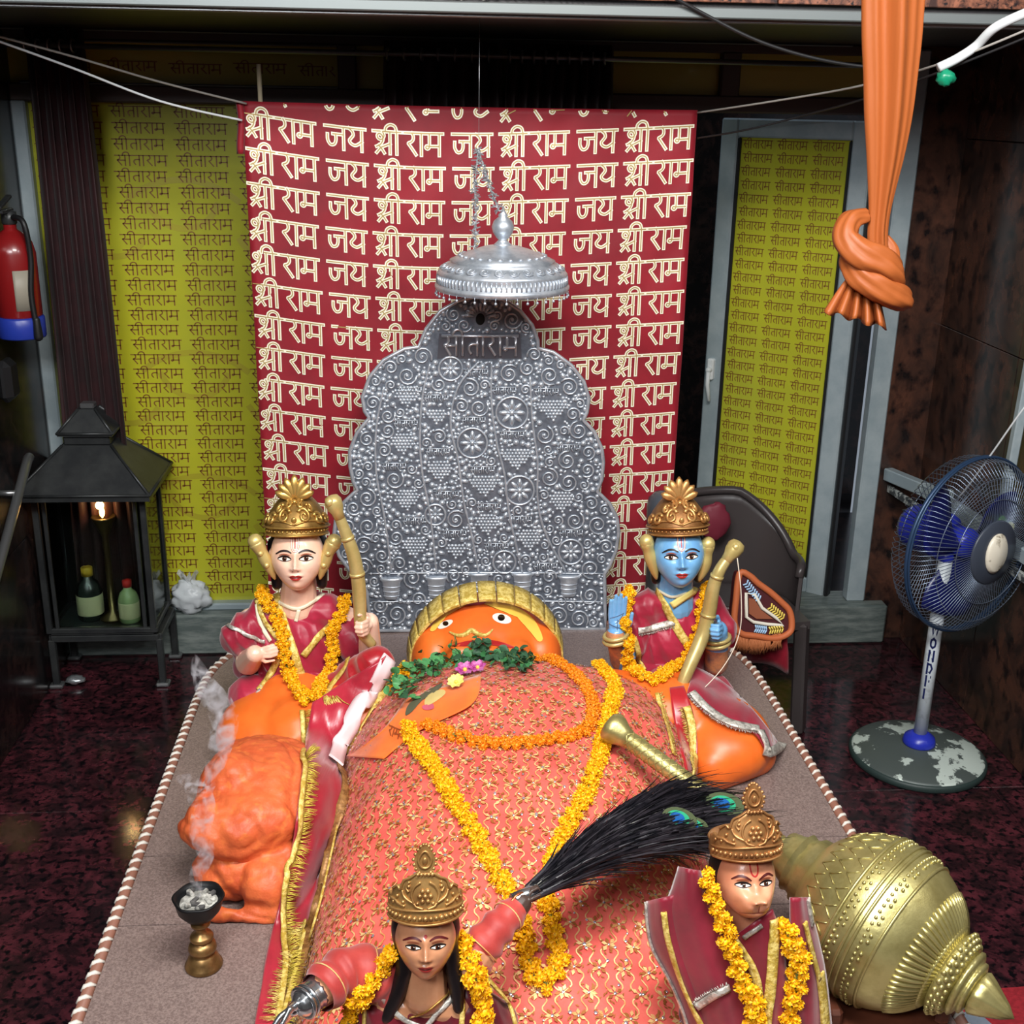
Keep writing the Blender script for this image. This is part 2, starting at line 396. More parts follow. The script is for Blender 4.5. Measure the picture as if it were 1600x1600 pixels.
# back wall beyond the partitions
MB().box((.3, 6.2, 1.3), (4.2, .08, 2.8)).build('wall_back', granite_dark, kind='structure')
MB().box((1.9, 4.44, 1.2), (.24, .08, 2.4)).build('trim_3', granite_wall, kind='structure')
MB().box((.25, 4.43, .085), (3.3, .17, .17), bev=.008).build('trim_4', sill_m, kind='structure')
MB().box((1.6, 5.3, -.05), (1.8, 1.5, .06)).build('trim_5', granite_dark, kind='structure')

# window 1: fixed partition with yellow film
win = MB()
YB = 4.42
def fr(mb, x0, x1, z0, z1, y=YB, t=.06, mi=0): mb.box(((x0+x1)/2, y, (z0+z1)/2), (x1-x0, t, z1-z0), bev=.006, mi=mi)
fr(win, -1.4, 1.78, 2.275, 2.31, mi=1); fr(win, -1.4, 1.78, 2.075, 2.135, mi=1); fr(win, -.285, -.22, 2.13, 2.28, mi=1); fr(win, 1.06, 1.13, 2.13, 2.28, mi=1)
fr(win, -1.4, -1.35, .17, 2.08); fr(win, -.24, -.18, .17, 2.08); fr(win, -1.4, .95, .17, .2); fr(win, .93, .98, .17, 2.08); fr(win, 1.74, 1.815, .17, 2.3)
fr(win, -1.36, -.285, 2.133, 2.14, y=YB-.03, t=.012, mi=2); fr(win, -1.4, 1.5, 2.30, 2.306, y=YB-.1, t=.012, mi=2); fr(win, -1.36, -.285, 2.268, 2.274, y=YB-.03, t=.01, mi=2)
win = win.build('window_1', [alu, alu_dark, alu_bright], kind='structure')
film_dim = mat('olive_film', (172, 160, 56), .35, coat=.4)
panes = MB()
for n_, (x0, x1, z0, z1) in enumerate([(-1.35, -.24, .2, 2.075), (-.18, .93, .2, 2.075), (-1.4, -.285, 2.135, 2.275), (-.22, 1.06, 2.135, 2.275), (1.13, 1.78, 2.135, 2.275)]):
    MB().box(((x0+x1)/2, YB+.012, (z0+z1)/2), (x1-x0, .008, z1-z0)).build('pane', film_m if n_ < 2 else film_dim, win)
pr_ = MB(); wl, ww = word('sitaram')
for r_ in range(34):
    z = 2.03-r_*.0545; 
    for c_ in range(-1, 5):
        x = -1.29+c_*.214+(r_ % 2)*.006
        strokes(pr_, wl, quad((x, YB+.0065, z), (.0425, 0, 0), (0, 0, .034)), .11, keep=lambda a, b: -1.345 < x+a*.0425 < -.243)
for r_, (x, z) in enumerate([(-1.3, 2.175), (-1.08, 2.18), (-.86, 2.175), (-.64, 2.18), (-.42, 2.175)]):
    strokes(pr_, wl, quad((x, YB+.0065, z), (.042, 0, 0), (0, 0, .03)), .11, keep=lambda a, b: x+a*.042 < -.29)
pr_.build('printed_words', ink_m, win, kind='stuff')
arcs = MB()
def arc2(cx, cz, r, a0, a1, wd): return [(cx+r*cos(rad(a)), cz+r*sin(rad(a))) for a in range(a0, a1+1, 6)]
for cz in (1.72, 1.1, .62):
    strokes(arcs, [arc2(-.85, cz+.06, .13, 200, 340, 0), arc2(-.85, cz-.2, .3, 50, 130, 0), arc2(-1.1, cz-.05, .12, 230, 330, 0), arc2(-.55, cz-.05, .12, 210, 310, 0)], quad((0, YB+.0072, 0), (1, 0, 0), (0, 0, 1)), .022, keep=lambda a, b: -1.34 < a < -.245)
arcs.build('faint_arcs', mat('faint_arc_olive', (168, 160, 44), .4), win, kind='stuff')  # faint arcs laid over the film, close to its own tone

# door 1: swung away from the room, film pane in a grey frame
H0 = V((1.672, 4.476, 0)); DU = V((-.8, .6, 0)); DN = V((-.6, -.8, 0))
def dp(t, z, o=0): return H0+DU*t+V((0, 0, z))+DN*o
def dbox(mb, t0, t1, z0, z1, th=.045, off=0, mi=0):
    R = Matrix((DU, -DN, V((0, 0, 1)))).transposed(); mb.box(dp((t0+t1)/2, (z0+z1)/2, off), (t1-t0, th, z1-z0), R, .006, mi)
dm = MB(); dbox(dm, 0, .075, .14, 2.055); dbox(dm, .53, .60, .14, 2.055); dbox(dm, .075, .53, 1.985, 2.055); dbox(dm, .075, .53, .14, .23)
dbox(dm, .075, .088, .23, 1.985, .02, .01, 1); dbox(dm, .517, .53, .23, 1.985, .02, .01, 1); dbox(dm, -.02, -.005, .14, 2.055, .05, 0, 1)
door = dm.build('door_1', [alu, mat('black_gasket', (24, 24, 26), .5)], kind='structure')
dpn = MB(); dbox(dpn, .08, .525, .225, 1.99, .008); dpn.build('pane', film_m, door)
dw = MB()
for r_ in range(34):
    z = 1.945-r_*.0515
    for c_ in range(3):
        t = .515-.004-c_*.141-(.004 if r_ % 2 else 0)
        strokes(dw, wl, lambda a, b: dp(t-a*.0285, z+b*.029, .0048), .12, keep=lambda a, b: t-a*.0285 > .09)
dw.build('printed_words', ink_m, door, kind='stuff')
hd = MB(); hd.cap(dp(.568, 1.06, .03), dp(.568, 1.06, .055), .014, .012); hd.tube([dp(.568, 1.06, .055), dp(.566, 1.0, .06), dp(.556, .93, .056)], [.009, .009, .007], 8); hd.box(dp(.568, 1.06, .03), (.03, .03, .09), Matrix((DU, -DN, V((0, 0, 1)))).transposed(), .006)
hd.build('door_handle', mat('white_plastic', (226, 230, 230), .35), door, label='white lever handle')

# curtains and their rod
rod0, rod1 = PY(-40, 68, 4.2), PY(1345, 102, 4.2)
MB().tube([rod0, rod1], .009, 10).build('curtain_rod', steel, label='long steel curtain rod across the top of the partition', cat='curtain rod', origin=rod0)
def curtain(x0, x1, z0, z1, folds, label, amp=.022, group=None):
    t = thing('curtain', label, 'curtain', ((x0+x1)/2, 4.23, z0), group)
    rows = []
    for i in range(14):
        z = z1-(z1-z0)*i/13; r = []
        for j in range(folds*10+1):
            u = j/(folds*10); r.append(V((x0+(x1-x0)*u+.008*sin(u*folds*2*PI*2)+(.05*(i/13)*(u-.5)), 4.225+amp*(1-.25*i/13)*sin(u*folds*2*PI+.4*sin(i*.4)), z)))
        rows.append(r)
    MB().shell(rows, .003).build('drape', curtain_m, t)
    g = MB()
    for k in range(folds):
        x = x0+(x1-x0)*(k+.25)/folds; zz = rod0.z+(rod1.z-rod0.z)*(x-rod0.x)/(rod1.x-rod0.x)
        MB().tube([V((x+.004*cos(q), 4.2+.019*cos(q), zz+.019*sin(q))) for q in [2*PI*i/14 for i in range(14)]], .004, 6, closed=True).build('ring', steel, t)
curtain(-1.275, -1.09, .3, 2.3, 5, 'tall dark maroon curtain at the left end of the glass partition')
curtain(-.12, .27, 1.5, 2.285, 7, 'short-showing maroon curtain above the banner, nearer the left')
curtain(.29, .645, 1.5, 2.285, 9, 'dark pleated maroon curtain above the banner, nearer the right')

# ================================================================ dais
DZ = .45
T = thing('altar_dais', 'low brown granite platform with rounded far corners and a twisted white edging', 'platform', (.178, 2.2, 0))
def dais_outline(inset=0):
    x0, x1 = -.672+inset, 1.03-inset; cx, hw = (x0+x1)/2, (x1-x0)/2
    pts = [(x0, 1.02+inset), (x0, 3.08)]
    for i in range(1, 24):
        a = PI-PI*i/24; c, s_ = cos(a), sin(a)
        pts.append((cx+hw*math.copysign(abs(c)**.62, c), 3.08+(.56-inset)*abs(s_)**.62))
    return pts+[(x1, 3.08), (x1, 1.02+inset)]
out = dais_outline(.02)
MB().prism(out[::-1], lambda x, y: V((x, y, 0)), lambda x, y: V((x, y, DZ-.022))).build('plinth', granite_dark, T)
def clip(poly, y0, y1):
    for lim, sg in ((y0, 1), (y1, -1)):
        o = []
        for i in range(len(poly)):
            a, b = poly[i-1], poly[i]; da, db = sg*(a[1]-lim), sg*(b[1]-lim)
            if da*db < 0: q = da/(da-db); o.append((a[0]+(b[0]-a[0])*q, a[1]+(b[1]-a[1])*q))
            if db >= 0: o.append(b)
        poly = o
    return poly
inner = dais_outline(.024)
for y0, y1, xa in ((1.0, 2.117, 0), (2.12, 2.36, 0), (2.363, 3.7, 0)):
    pl = clip(inner, y0, y1)
    MB().prism(pl[::-1], lambda x, y: V((x, y, DZ-.022)), lambda x, y: V((x, y, DZ))).build('top_slab', granite_pink, T)
edge = [V((x, y, DZ-.006)) for x, y in dais_outline(.01)]
brown_trim = mat('brown_trim', (136, 92, 76), .5); white_trim = mat('white_trim', (214, 208, 198), .45)
MB().tube(edge, .0125, 8).build('edge_cord', brown_trim, T)
ep = resample(edge, .0335)
cm = MB(); cm.tube([V((-.0125, -.006, .003)), V((-.006, -.0035, .0115)), V((.004, .001, .0125)), V((.0125, .0055, .006))], [.003, .0052, .0052, .003], 6, flat=.8)
src = None
for i in range(1, len(ep)-1):
    t = (ep[i+1]-ep[i-1]).normalized(); M = Matrix((t.cross(V((0, 0, 1))), t, V((0, 0, 1)))).transposed().to_4x4(); M.translation = ep[i]
    if src is None:
        src = cm.build('edging_chip', white_trim); src.parent = T; WL[src.name] = V(WL[T.name]); src.matrix_local = Matrix.Translation(-WL[T.name]) @ M
    else: copy_at(src, T, M)

# ================================================================ glass lantern on its stand
T = thing('glass_lantern', 'large black metal framed glass lantern with a two-tier pyramid roof, on a low stand', 'lantern', (-1.185, 4.26, 0))
LX, LY = -1.185, 4.235
LX0, LX1, LY0, LY1 = -1.375, -1.0, 4.03, 4.33
f = MB()
for x in (LX0, LX1):
    for y in (LY0+.05, LY1): f.box((x, y, .49), (.022, .022, .53), bev=.003)
for z in (.235, .755):
    f.box((LX, LY0+.05, z), (.4, .02, .02), bev=.003); f.box((LX, LY1, z), (.4, .02, .02), bev=.003)
    f.box((LX0, (LY0+.05+LY1)/2, z), (.02, .25, .02), bev=.003); f.box((LX1, (LY0+.05+LY1)/2, z), (.02, .25, .02), bev=.003)
f.box((LX1-.03, LY0+.052, .49), (.014, .014, .53), bev=.002); f.box((LX0+.03, LY0+.052, .49), (.014, .014, .53), bev=.002)
f.build('frame', black_metal, T)
MB().box((LX, (LY0+.05+LY1)/2, .225), (.37, .26, .012)).build('floor_plate', black_metal, T)
MB().box((LX, LY1+.004, .49), (.36, .006, .5)).build('back_plate', mat('sooty_plate', (16, 18, 18), .5), T)
glass = mat('sooted_glass', (205, 220, 214), .03, trans=1, ior=1.12, spec=.3)
for nm, c, d in (('glass_pane', (LX, LY0+.05, .495), (.35, .004, .49)), ('glass_pane', (LX1, (LY0+.05+LY1)/2, .495), (.004, .23, .49)), ('glass_pane', (LX0, (LY0+.05+LY1)/2, .495), (.004, .23, .49))):
    MB().box(c, d).build(nm, glass, T)
def pyr(x, y, z0, z1, a0, b0, a1, b1, eave):
    m = MB(); L = [(a0, b0, z0-eave), (a0, b0, z0), (a1, b1, z1)]
    rows = []
    for a, b, z in L: rows.append([V((x-a, y-b, z)), V((x+a, y-b, z)), V((x+a, y+b, z)), V((x-a, y+b, z))])
    m.grid(rows, closed=True, smooth=False); m.add(rows[0], [(3, 2, 1, 0)], 0, False); m.add(rows[-1], [(0, 1, 2, 3)], 0, False)
    for k in range(4): m.tube([rows[1][k], rows[2][k]], .006, 6); m.tube([rows[1][k], rows[1][(k+1) % 4]], .006, 6)
    return m
MX, MY = LX-.0, 4.19
pyr(MX, MY, .785, .93, .232, .2, .085, .07, .022).build('roof', black_metal, T)
m = MB().box((MX, MY, .95), (.16, .13, .04), bev=.004); m.build('roof_neck', black_metal, T)
pyr(MX, MY, .975, 1.05, .095, .08, .03, .026, .01).build('cap_roof', black_metal, T)
MB().box((MX, MY, 1.06), (.05, .045, .02), bev=.004).build('finial', steel, T)
m = MB()
sx0, sx1, sy0, sy1 = -1.375, -.985, 4.09, 4.33
m.bar((sx0, sy0, .2), (sx1, sy0, .2), .022, .026); m.bar((sx0, sy1, .2), (sx1, sy1, .2), .022, .026); m.bar((sx0, sy0, .2), (sx0, sy1, .2), .022, .026); m.bar((sx1, sy0, .2), (sx1, sy1, .2), .022, .026)
m.build('stand_frame', black_metal, T)
for x in (sx0, sx1):
    for y in (sy0, sy1):
        l_ = MB().box((x, y, .1), (.024, .024, .19), bev=.003).build('leg', black_metal, T)
        MB().box((x, y, .008), (.05, .045, .016), bev=.005).build('foot', steel, l_)
# lamp and bottles inside
t = thing('oil_lamp', 'small burning oil lamp glowing inside the glass lantern', 'lamp', (LX+.01, 4.2, .231))
m = MB(); m.lathe([(.05, .231), (.05, .24), (.014, .26), (.012, .56), (.03, .6), (.045, .635), (.04, .64), (.01, .62)], 18, Matrix.Translation((LX+.01, 4.2, 0))); m.build('stand', mat('tarnished_brass', (92, 76, 48), .4, .8), t)
fm = MB(); fm.lathe([(.001, .635), (.008, .645), (.010, .66), (.006, .68), (.0005, .70)], 12, Matrix.Translation((LX+.01, 4.19, 0)))
fm.build('flame', mat('flame_glow', (255, 170, 90), emit=22), t)
pl = bpy.data.lights.new('lamp_glow', 'POINT'); pl.energy = .6; pl.color = (1, .55, .25); pl.shadow_soft_size = .015
po = bpy.data.objects.new('lamp_glow', pl); COL.objects.link(po); po.location = (LX+.01, 4.17, .69)
def bottle(x, y, z, s, label, capc, body):
    t = thing('oil_bottle', label, 'bottle', (x, y, z)); M = Matrix.Translation((x, y, z)) @ Matrix.Scale(s, 4)
    MB().lathe([(.034, 0), (.038, .006), (.038, .09), (.03, .115), (.015, .13), (.015, .15)], 20, M).build('body', body, t)
    MB().lathe([(.0385, .02), (.0388, .022), (.0388, .08), (.0385, .082)], 20, M).build('label', mat('paper_label', (196, 190, 150), .6), t)
    MB().lathe([(.017, .14), (.017, .165), (.012, .168)], 16, M).build('cap', capc, t)
bottle(-1.105, 4.17, .231, 1.0, 'small labelled bottle with a red cap inside the glass lantern, right side', mat('red_cap', (190, 40, 36), .4), mat('pale_bottle', (150, 170, 120), .25))
bottle(-1.255, 4.2, .231, 1.25, 'dark oil bottle with a yellow cap inside the glass lantern, left side', mat('yellow_cap', (190, 150, 40), .4), mat('dark_bottle', (38, 42, 40), .25))

# plastic bag, crumpled foil
def crumple(q): return 1+.28*noise.noise(q*2.6)+.18*noise.noise(q*6)
T = thing('plastic_bag', 'crumpled white plastic bag lying on the sill beside the lantern', 'bag', (-.92, 4.36, .17))
m = MB().ball((-.92, 4.38, .235), (.075, .05, .068), 28, 20, fn=crumple); m.build('bag_body', mat('white_plastic_bag', (206, 212, 216), .35, alpha=.92), T)
m = MB(); 
for k in range(4):
    a = -1.2+k*.8; rows = [[V((-.95+.02*k-.02+.03*u+.02*sin(k+v*3), 4.38+.02*sin(5*u+k), .27+.065*v+.012*sin(7*u+3*k))) for u in [i/6 for i in range(7)]] for v in [i/5 for i in range(6)]]
    m.shell(rows, .0008)
m.build('bag_mouth', mat('clear_plastic', (226, 230, 232), .2, alpha=.35), T)
p = PZ(118, 1062, .02); m = MB().ball(p, (.035, .025, .016), 14, 9, fn=crumple); m.build('foil_scrap', mat('crumpled_foil', (200, 205, 210), .25, .8), origin=p-V((0, 0, .016)), label='scrap of crumpled foil on the floor under the lantern stand', cat='foil')

# ================================================================ fire extinguisher on the left wall
EX, EY = -1.325, 4.02
T = thing('fire_extinguisher', 'red fire extinguisher with a blue foot ring hung on the left wall', 'extinguisher', (EX, EY, 1.29))
ME = Matrix.Translation((EX, EY, 0))
MB().lathe([(.062, 1.40), (.07, 1.41), (.07, 1.61), (.062, 1.645), (.035, 1.675), (.02, 1.685), (.02, 1.70)], 28, ME).build('cylinder', mat('extinguisher_red', (126, 22, 24), .3, coat=.3), T)
MB().lathe([(.072, 1.335), (.075, 1.34), (.075, 1.40), (.071, 1.405)], 28, ME).build('foot_ring', mat('bright_blue', (34, 54, 150), .35), T)
m = MB().lathe([(.02, 1.70), (.024, 1.705), (.024, 1.74), (.01, 1.745)], 14, ME); m.box((EX+.0, EY-.03, 1.745), (.02, .11, .012), bev=.003); m.box((EX, EY-.035, 1.772), (.02, .12, .012), Matrix.Rotation(.25, 3, 'X'), .003); m.build('valve_handle', black_metal, T)
m = MB(); m.tube(cr_spline([(EX+.02, EY-.02, 1.725), (EX+.06, EY-.05, 1.71), (EX+.068, EY-.045, 1.6), (EX+.058, EY-.05, 1.48), (EX+.065, EY-.05, 1.36)], 6), .009, 8); m.cap((EX+.065, EY-.05, 1.40), (EX+.066, EY-.05, 1.345), .011, .015); m.build('hose', mat('black_rubber', (20, 20, 22), .5), T)
m = MB()
rows = [[V((EX+.0705*cos(a), EY+.0705*sin(a), z)) for a in [rad(-80+7*i) for i in range(8)]] for z in (1.43, 1.5, 1.56)]
m.shell(rows, .0006); m.build('instruction_label', mat('cream_label', (150, 144, 130), .5), T)
MB().box((-1.385, EY, 1.58), (.03, .05, .12), bev=.004).build('wall_bracket', steel, T)
m = MB().box((-1.375, 3.97, 1.2), (.05, .1, .14), bev=.02); m.build('cable_box', mat('black_plastic', (24, 24, 26), .45), origin=(-1.375, 3.97, 1.13), label='black box on the left wall just below the extinguisher', cat='box')

# rails
m = MB(); m.tube(cr_spline([PX(46, 715, -1.35), PX(40, 730, -1.33), PX(3, 868, -1.33), (-1.33, 3.2, .5), (-1.33, 2.9, .35)], 6), .016, 10); m.tube([V((-1.33, 3.8, .86)), V((-1.395, 3.8, .86))], .01, 8); m.tube([V((-1.33, 3.0, .4)), V((-1.395, 3.0, .4))], .01, 8)
m.build('wall_handrail', steel, origin=(-1.33, 3.4, .6), label='sloping steel handrail on the left wall beside the lantern', cat='handrail')
T = thing('rail_frame', 'grey square-tube rail frame along the right wall behind the fan', 'rail', (1.92, 3.8, 0))
m = MB(); RX = 1.9; m.bar((RX-.05, 4.4, .72), (RX+.0, 4.15, .735), .04, .05, bev=.004); m.bar((RX+.0, 4.15, .735), (RX+.03, 3.0, .77), .04, .05, bev=.004); m.build('top_rail', alu, T)
m = MB(); m.bar((RX-.04, 4.4, .66), (RX+.03, 3.0, .70), .012, .03, bev=.002); m.build('chipped_lower_bar', mat('chipped_paint', (60, 64, 66), .6, col2=(170, 174, 170), scale=40, mix=(.5, .56)), T)
m = MB(); m.bar((1.93, 3.62, .7), (1.955, 3.62, 1.72), .03, .03, bev=.004); m.build('upright_post', alu, T)
for y in (4.1, 3.2): MB().bar((RX+.02, y, .735), (1.985, y, .735), .03, .03, bev=.003).build('wall_bracket', alu, T)
T = thing('flower_bunch', 'little yellow and green flower bunch tucked on the rail behind the fan', 'flowers', (1.9, 3.52, .79))
for k in range(6): MB().ball((1.89+.02*cos(k*1.9), 3.52+.02*sin(k*1.9), .815+.012*(k % 3)), .017, 10, 7, fn=lambda q: 1+.25*noise.noise(q*4)).build('bloom', mat('pale_yellow_petal', (226, 222, 120), .6) if k % 2 else mat('leaf_green', (70, 130, 50), .5), T)

# ================================================================ pedestal fan
FB = V((1.674, 3.441, 0))
T = thing('pedestal_fan', 'white and blue pedestal fan with a round wire guard on the right', 'fan', FB)
MF = Matrix.Translation(FB)
worn = mat('chipped_grey_base', (78, 86, 84), .45, .2, col2=(196, 208, 200), scale=9, mix=(.53, .56), detail=6)
MB().lathe([(.215, .004), (.22, .012), (.22, .024), (.21, .032), (.12, .05), (.05, .06), (.04, .062)], 48, MF).build('base', worn, T)
MB().lathe([(.2215, 0), (.226, .006), (.226, .02), (.2195, .026)], 48, MF).build('base_rim', mat('dark_green_rubber', (40, 54, 52), .5), T)
blue = mat('fan_blue', (40, 52, 170), .3); white_en = mat('white_enamel', (206, 214, 220), .3, col2=(180, 186, 190), scale=20, mix=(.55, .65))
MB().lathe([(.052, .058), (.055, .066), (.05, .085), (.03, .1), (.024, .102)], 28, MF).build('collar', blue, T)
FC = V((1.735, 3.42, .79)); 
MB().tube([FB+V((0, 0, .09)), FB+V((0, .0, .42)), FB+V((0, 0, .74))], .0225, 18).build('pole', white_en, T)
lt = MB()
tocam = (V((0, 0, 0))-FB); tocam.z = 0; tocam.normalize(); side = V((-tocam.y, tocam.x, 0))*1
if side.dot(CR) < 0: side = -side
for k, g in enumerate('WONDFI'):
    for L in GL[g][1]:
        zz = .472-k*.046
        strokes(lt, [L], lambda a, b: FB+V((0, 0, zz+b*.033))+(lambda q: (side*sin(q)+tocam*cos(q))*.0232)((a-.4)*.95), .28)
lt.build('pole_lettering', mat('navy_ink', (20, 30, 80), .5), T, label='worn navy letters down the white pole')
NF = V((.44, -.89, .03)).normalized(); XF = NF.cross(V((0, 0, 1))).normalized(); ZF = XF.cross(NF)
def FP(r, a, d): return FC+XF*(r*cos(a))+ZF*(r*sin(a))+NF*d
Rf = Matrix((XF, ZF, NF)).transposed()
MFan = Matrix.Translation(FC) @ Rf.to_4x4()
RG = .285
m = MB().lathe([(.02, -.25), (.06, -.245), (.075, -.22), (.08, -.15), (.075, -.09), (.03, -.08)], 26, MFan); m.build('motor_housing', blue, T)
m = MB().cap(FC-NF*.18+V((0, 0, -.03)), FB+V((0, 0, .74)), .03, .026); m.build('tilt_joint', blue, T)
wire = mat('guard_wire', (120, 132, 150), .3, .7); navy = mat('navy_rim', (44, 66, 96), .3, .3)
m = MB(); m.tube([FP(RG, 2*PI*i/72, 0) for i in range(72)], .0075, 8, closed=True); m.tube([FP(RG+.003, 2*PI*i/72, .012) for i in range(72)], .004, 6, closed=True); m.build('guard_rim', navy, T)
g = MB(); 
for k in range(108):
    a = 2*PI*k/108; g.tube([FP(RG, a, .004), FP(RG*.97, a+.02, .04), FP(RG*.82, a+.05, .072), FP(RG*.5, a+.09, .088), FP(.1, a+.12, .09)], .0013, 4, caps=False)
for r_, d in ((.1, .09), (.17, .088), (.235, .07)): g.tube([FP(r_, 2*PI*i/48, d) for i in range(48)], .0016, 4, closed=True)
g.build('front_guard_wires', wire, T, kind='stuff')
g = MB()
for k in range(84):
    a = 2*PI*k/84; g.tube([FP(RG, a, -.004), FP(RG*.98, a, -.06), FP(RG*.85, a, -.1), FP(.08, a, -.115)], .0013, 4, caps=False)
g.tube([FP(.2, 2*PI*i/48, -.107) for i in range(48)], .0016, 4, closed=True)
g.build('rear_guard_wires', wire, T, kind='stuff')
MB().lathe([(.1, .086), (.105, .09), (.1, .096), (.05, .1), (.0005, .1)], 36, MFan).build('guard_hub', mat('dark_hub_plastic', (58, 64, 76), .35), T)
MB().lathe([(.058, .098), (.06, .104), (.05, .112), (.0005, .116)], 28, MFan @ Matrix.Diagonal((.82, 1.1, 1, 1))).build('hub_badge', mat('worn_cream_badge', (222, 214, 196), .35, col2=(104, 88, 62), scale=22, mix=(.55, .66)), T, label='worn cream oval badge')
blade_m = mat('navy_blade', (24, 30, 92), .25, alpha=.93)
for k in range(3):
    a0 = 2*PI*k/3+.5; rows = []
    for i in range(9):
        r_ = .04+.205*i/8; row = []
        for j in range(9):
            u = j/8-.5; wdt = (.55+.55*sin(PI*(.15+.8*i/8)))*1.1
            row.append(FP(r_, a0+u*wdt+.25*(i/8), -.02-.035*u*1.6+.006*cos(u*4)))
        rows.append(row)
    MB().shell(rows, .002).build('blade', blade_m, T)
MB().lathe([(.05, -.06), (.05, .0), (.035, .015), (.0005, .018)], 24, MFan).build('blade_hub', blue, T)

# ================================================================ plastic armchair, and things on it
CC = V((1.09, 3.80, 0)); ROT = rad(10)
T = thing('plastic_armchair', 'dark brown moulded plastic armchair behind the blue statue', 'chair', CC)
chm = mat('brown_plastic', (62, 56, 56), .32, spec=.5)
def cp(x, y, z): return CC+V((x*cos(ROT)-y*sin(ROT), x*sin(ROT)+y*cos(ROT), z))
rows = []
for i in range(9):
    v = i/8; r = []
    for j in range(41):
        a = rad(-125+250*j/40); 
        k = abs(a)/rad(125); top = .77-.20*min(1, max(0, (k-.18)/.5))**1.2 - (.03 if k > .95 else 0)
        z = .40+(top-.40)*v; fl_ = 1+.1*v
        r.append(cp(.225*fl_*sin(a)*1.02, .2*fl_*cos(a)*.95+.04*v, z))
    rows.append(r)
m = MB().shell(rows, .012); m.tube([p+V((0, 0, .002)) for p in rows[-1]], .016, 8); m.build('backrest', chm, T)
MB().prism([(-.2, -.2), (.2, -.2), (.21, 0), (.16, .15), (0, .19), (-.16, .15), (-.21, 0)], lambda x, y: cp(x, y, .40), lambda x, y: cp(x, y, .43)).build('seat', chm, T)
for x, y in ((-.18, -.18), (.18, -.18), (-.17, .15), (.17, .15)):
    m = MB().bar(cp(x*1.1, y*1.1, 0), cp(x, y, .42), .055, .045, bev=.008); m.build('leg', chm, T)
# pink printed rose panel on the chair back
p0 = PY(1115, 815, 3.93); 
m = MB().ball(p0, (.06, .02, .07), 20, 14, fn=lambda q: 1+.05*sin(5*math.atan2(q.x, q.z))+.14*noise.noise(q*3)); m.build('cloth_rosette', mat('dull_rose_cloth', (112, 34, 50), .6), origin=p0-V((0, 0, .06)), label='dull rose coloured cloth rosette on the chair back behind the crown', cat='cloth')
p0 = PY(1036, 792, 3.72); m = MB().lathe([(.001, -.09), (.04, -.088), (.052, -.06), (.055, 0), (.05, .03), (.03, .05), (.001, .056)], 24, Matrix.Translation(p0)); m.build('round_grey_pot', mat('dark_grey_enamel', (70, 74, 82), .3), origin=p0, label='rounded dark grey pot showing behind the crown of the blue statue', cat='pot')
MB().lathe([(.045, 0), (.045, p0.z-.09)], 16, Matrix.Translation((p0.x, p0.y, 0))).build('pot_stand', black_metal, origin=(p0.x, p0.y, 0), label='dark post carrying the rounded grey pot behind the blue statue', cat='stand')

# red cloth block and embroidered bag
redsatin = mat('maroon_satin', (146, 16, 40), .34, sheen=.3, spec=.6, col2=(120, 10, 30), scale=5, bump=.12, bscale=26)
rows = []
def chp(px, py, y): return PY(px, py, y)
rows = [[chp(1125+105*u+ (4 if v > .5 else 0)*sin(u*9), 955+95*v-25*v*(1-u)+6*sin(u*7), 3.50-.02*sin(u*8)) for u in [i/14 for i in range(15)]] for v in [i/8 for i in range(9)]]
rows = [[chp(1125+105*u, 950, 3.74) for u in [i/14 for i in range(15)]]]+rows
MB().shell(rows, .006).build('folded_red_cloth', redsatin, origin=chp(1180, 1045, 3.55), label='plain maroon cloth hanging from the chair seat below the painted bag', cat='cloth')
BO = chp(1186, 955, 3.5); BX = V((.98, .1, 0)); BZ = V((0, .25, .97)); BN = BX.cross(BZ).normalized()*1
if BN.dot(CAM-BO) < 0: BN = -BN
K = BO.y*1.03/FPX
def bp_(px, py, o=0): return BO+BX*((px-1186)*K)+BZ*((955-py)*K*1.04)+BN*o
T = thing('embroidered_bag', 'painted cloth bag with orange rim, chevron bands and a fringe on the chair', 'bag', bp_(1186, 1010))
outl = [(1140, 888), (1158, 893), (1172, 905), (1195, 921), (1215, 938), (1229, 952), (1234, 972), (1230, 988), (1205, 996), (1170, 990), (1145, 985), (1132, 968), (1134, 930)]
outl = [(p.x, p.y) for p in cr_spline(outl, 4, True)]
MB().prism(outl, lambda x, y: bp_(x, y, 0), lambda x, y: bp_(x, y, .05)).build('bag_body', mat('dark_maroon_cloth', (70, 18, 24), .6), T)
MB().tube([bp_(x, y, .052) for x, y in outl], .011, 8, closed=True).build('orange_piping', mat('rust_orange_cord', (186, 98, 56), .6), T)
m = MB(); cen = lambda s: [(1184+(x-1184)*s, 950+(y-950)*s) for x, y in outl]
inn = [(1152, 920), (1166, 922), (1180, 945), (1205, 962), (1218, 975), (1190, 972), (1165, 967), (1152, 958)]
m.tube([bp_(x, y, .054) for x, y in inn], .006, 6, closed=True); m.build('white_band', mat('cream_thread', (226, 220, 205), .6), T)
m = MB(); m.prism([(1156, 928), (1166, 930), (1178, 948), (1200, 964), (1170, 962), (1157, 953)], lambda x, y: bp_(x, y, .052), lambda x, y: bp_(x, y, .056)); m.build('rust_panel', mat('rust_panel_cloth', (140, 78, 52), .6), T)
def chev(a, b, n, mi, m, s=1):
    a = V((a[0], a[1], 0)); b = V((b[0], b[1], 0)); d = (b-a)/n; nn = V((-d.y, d.x, 0)).normalized()*6
    for i in range(n):
        c = a+d*i
        for sg in (-1, 1): m.tube([bp_(c.x, c.y, .056), bp_((c+nn*sg-d*.7*s).x, (c+nn*sg-d*.7*s).y, .056)], .0028, 5, mi)
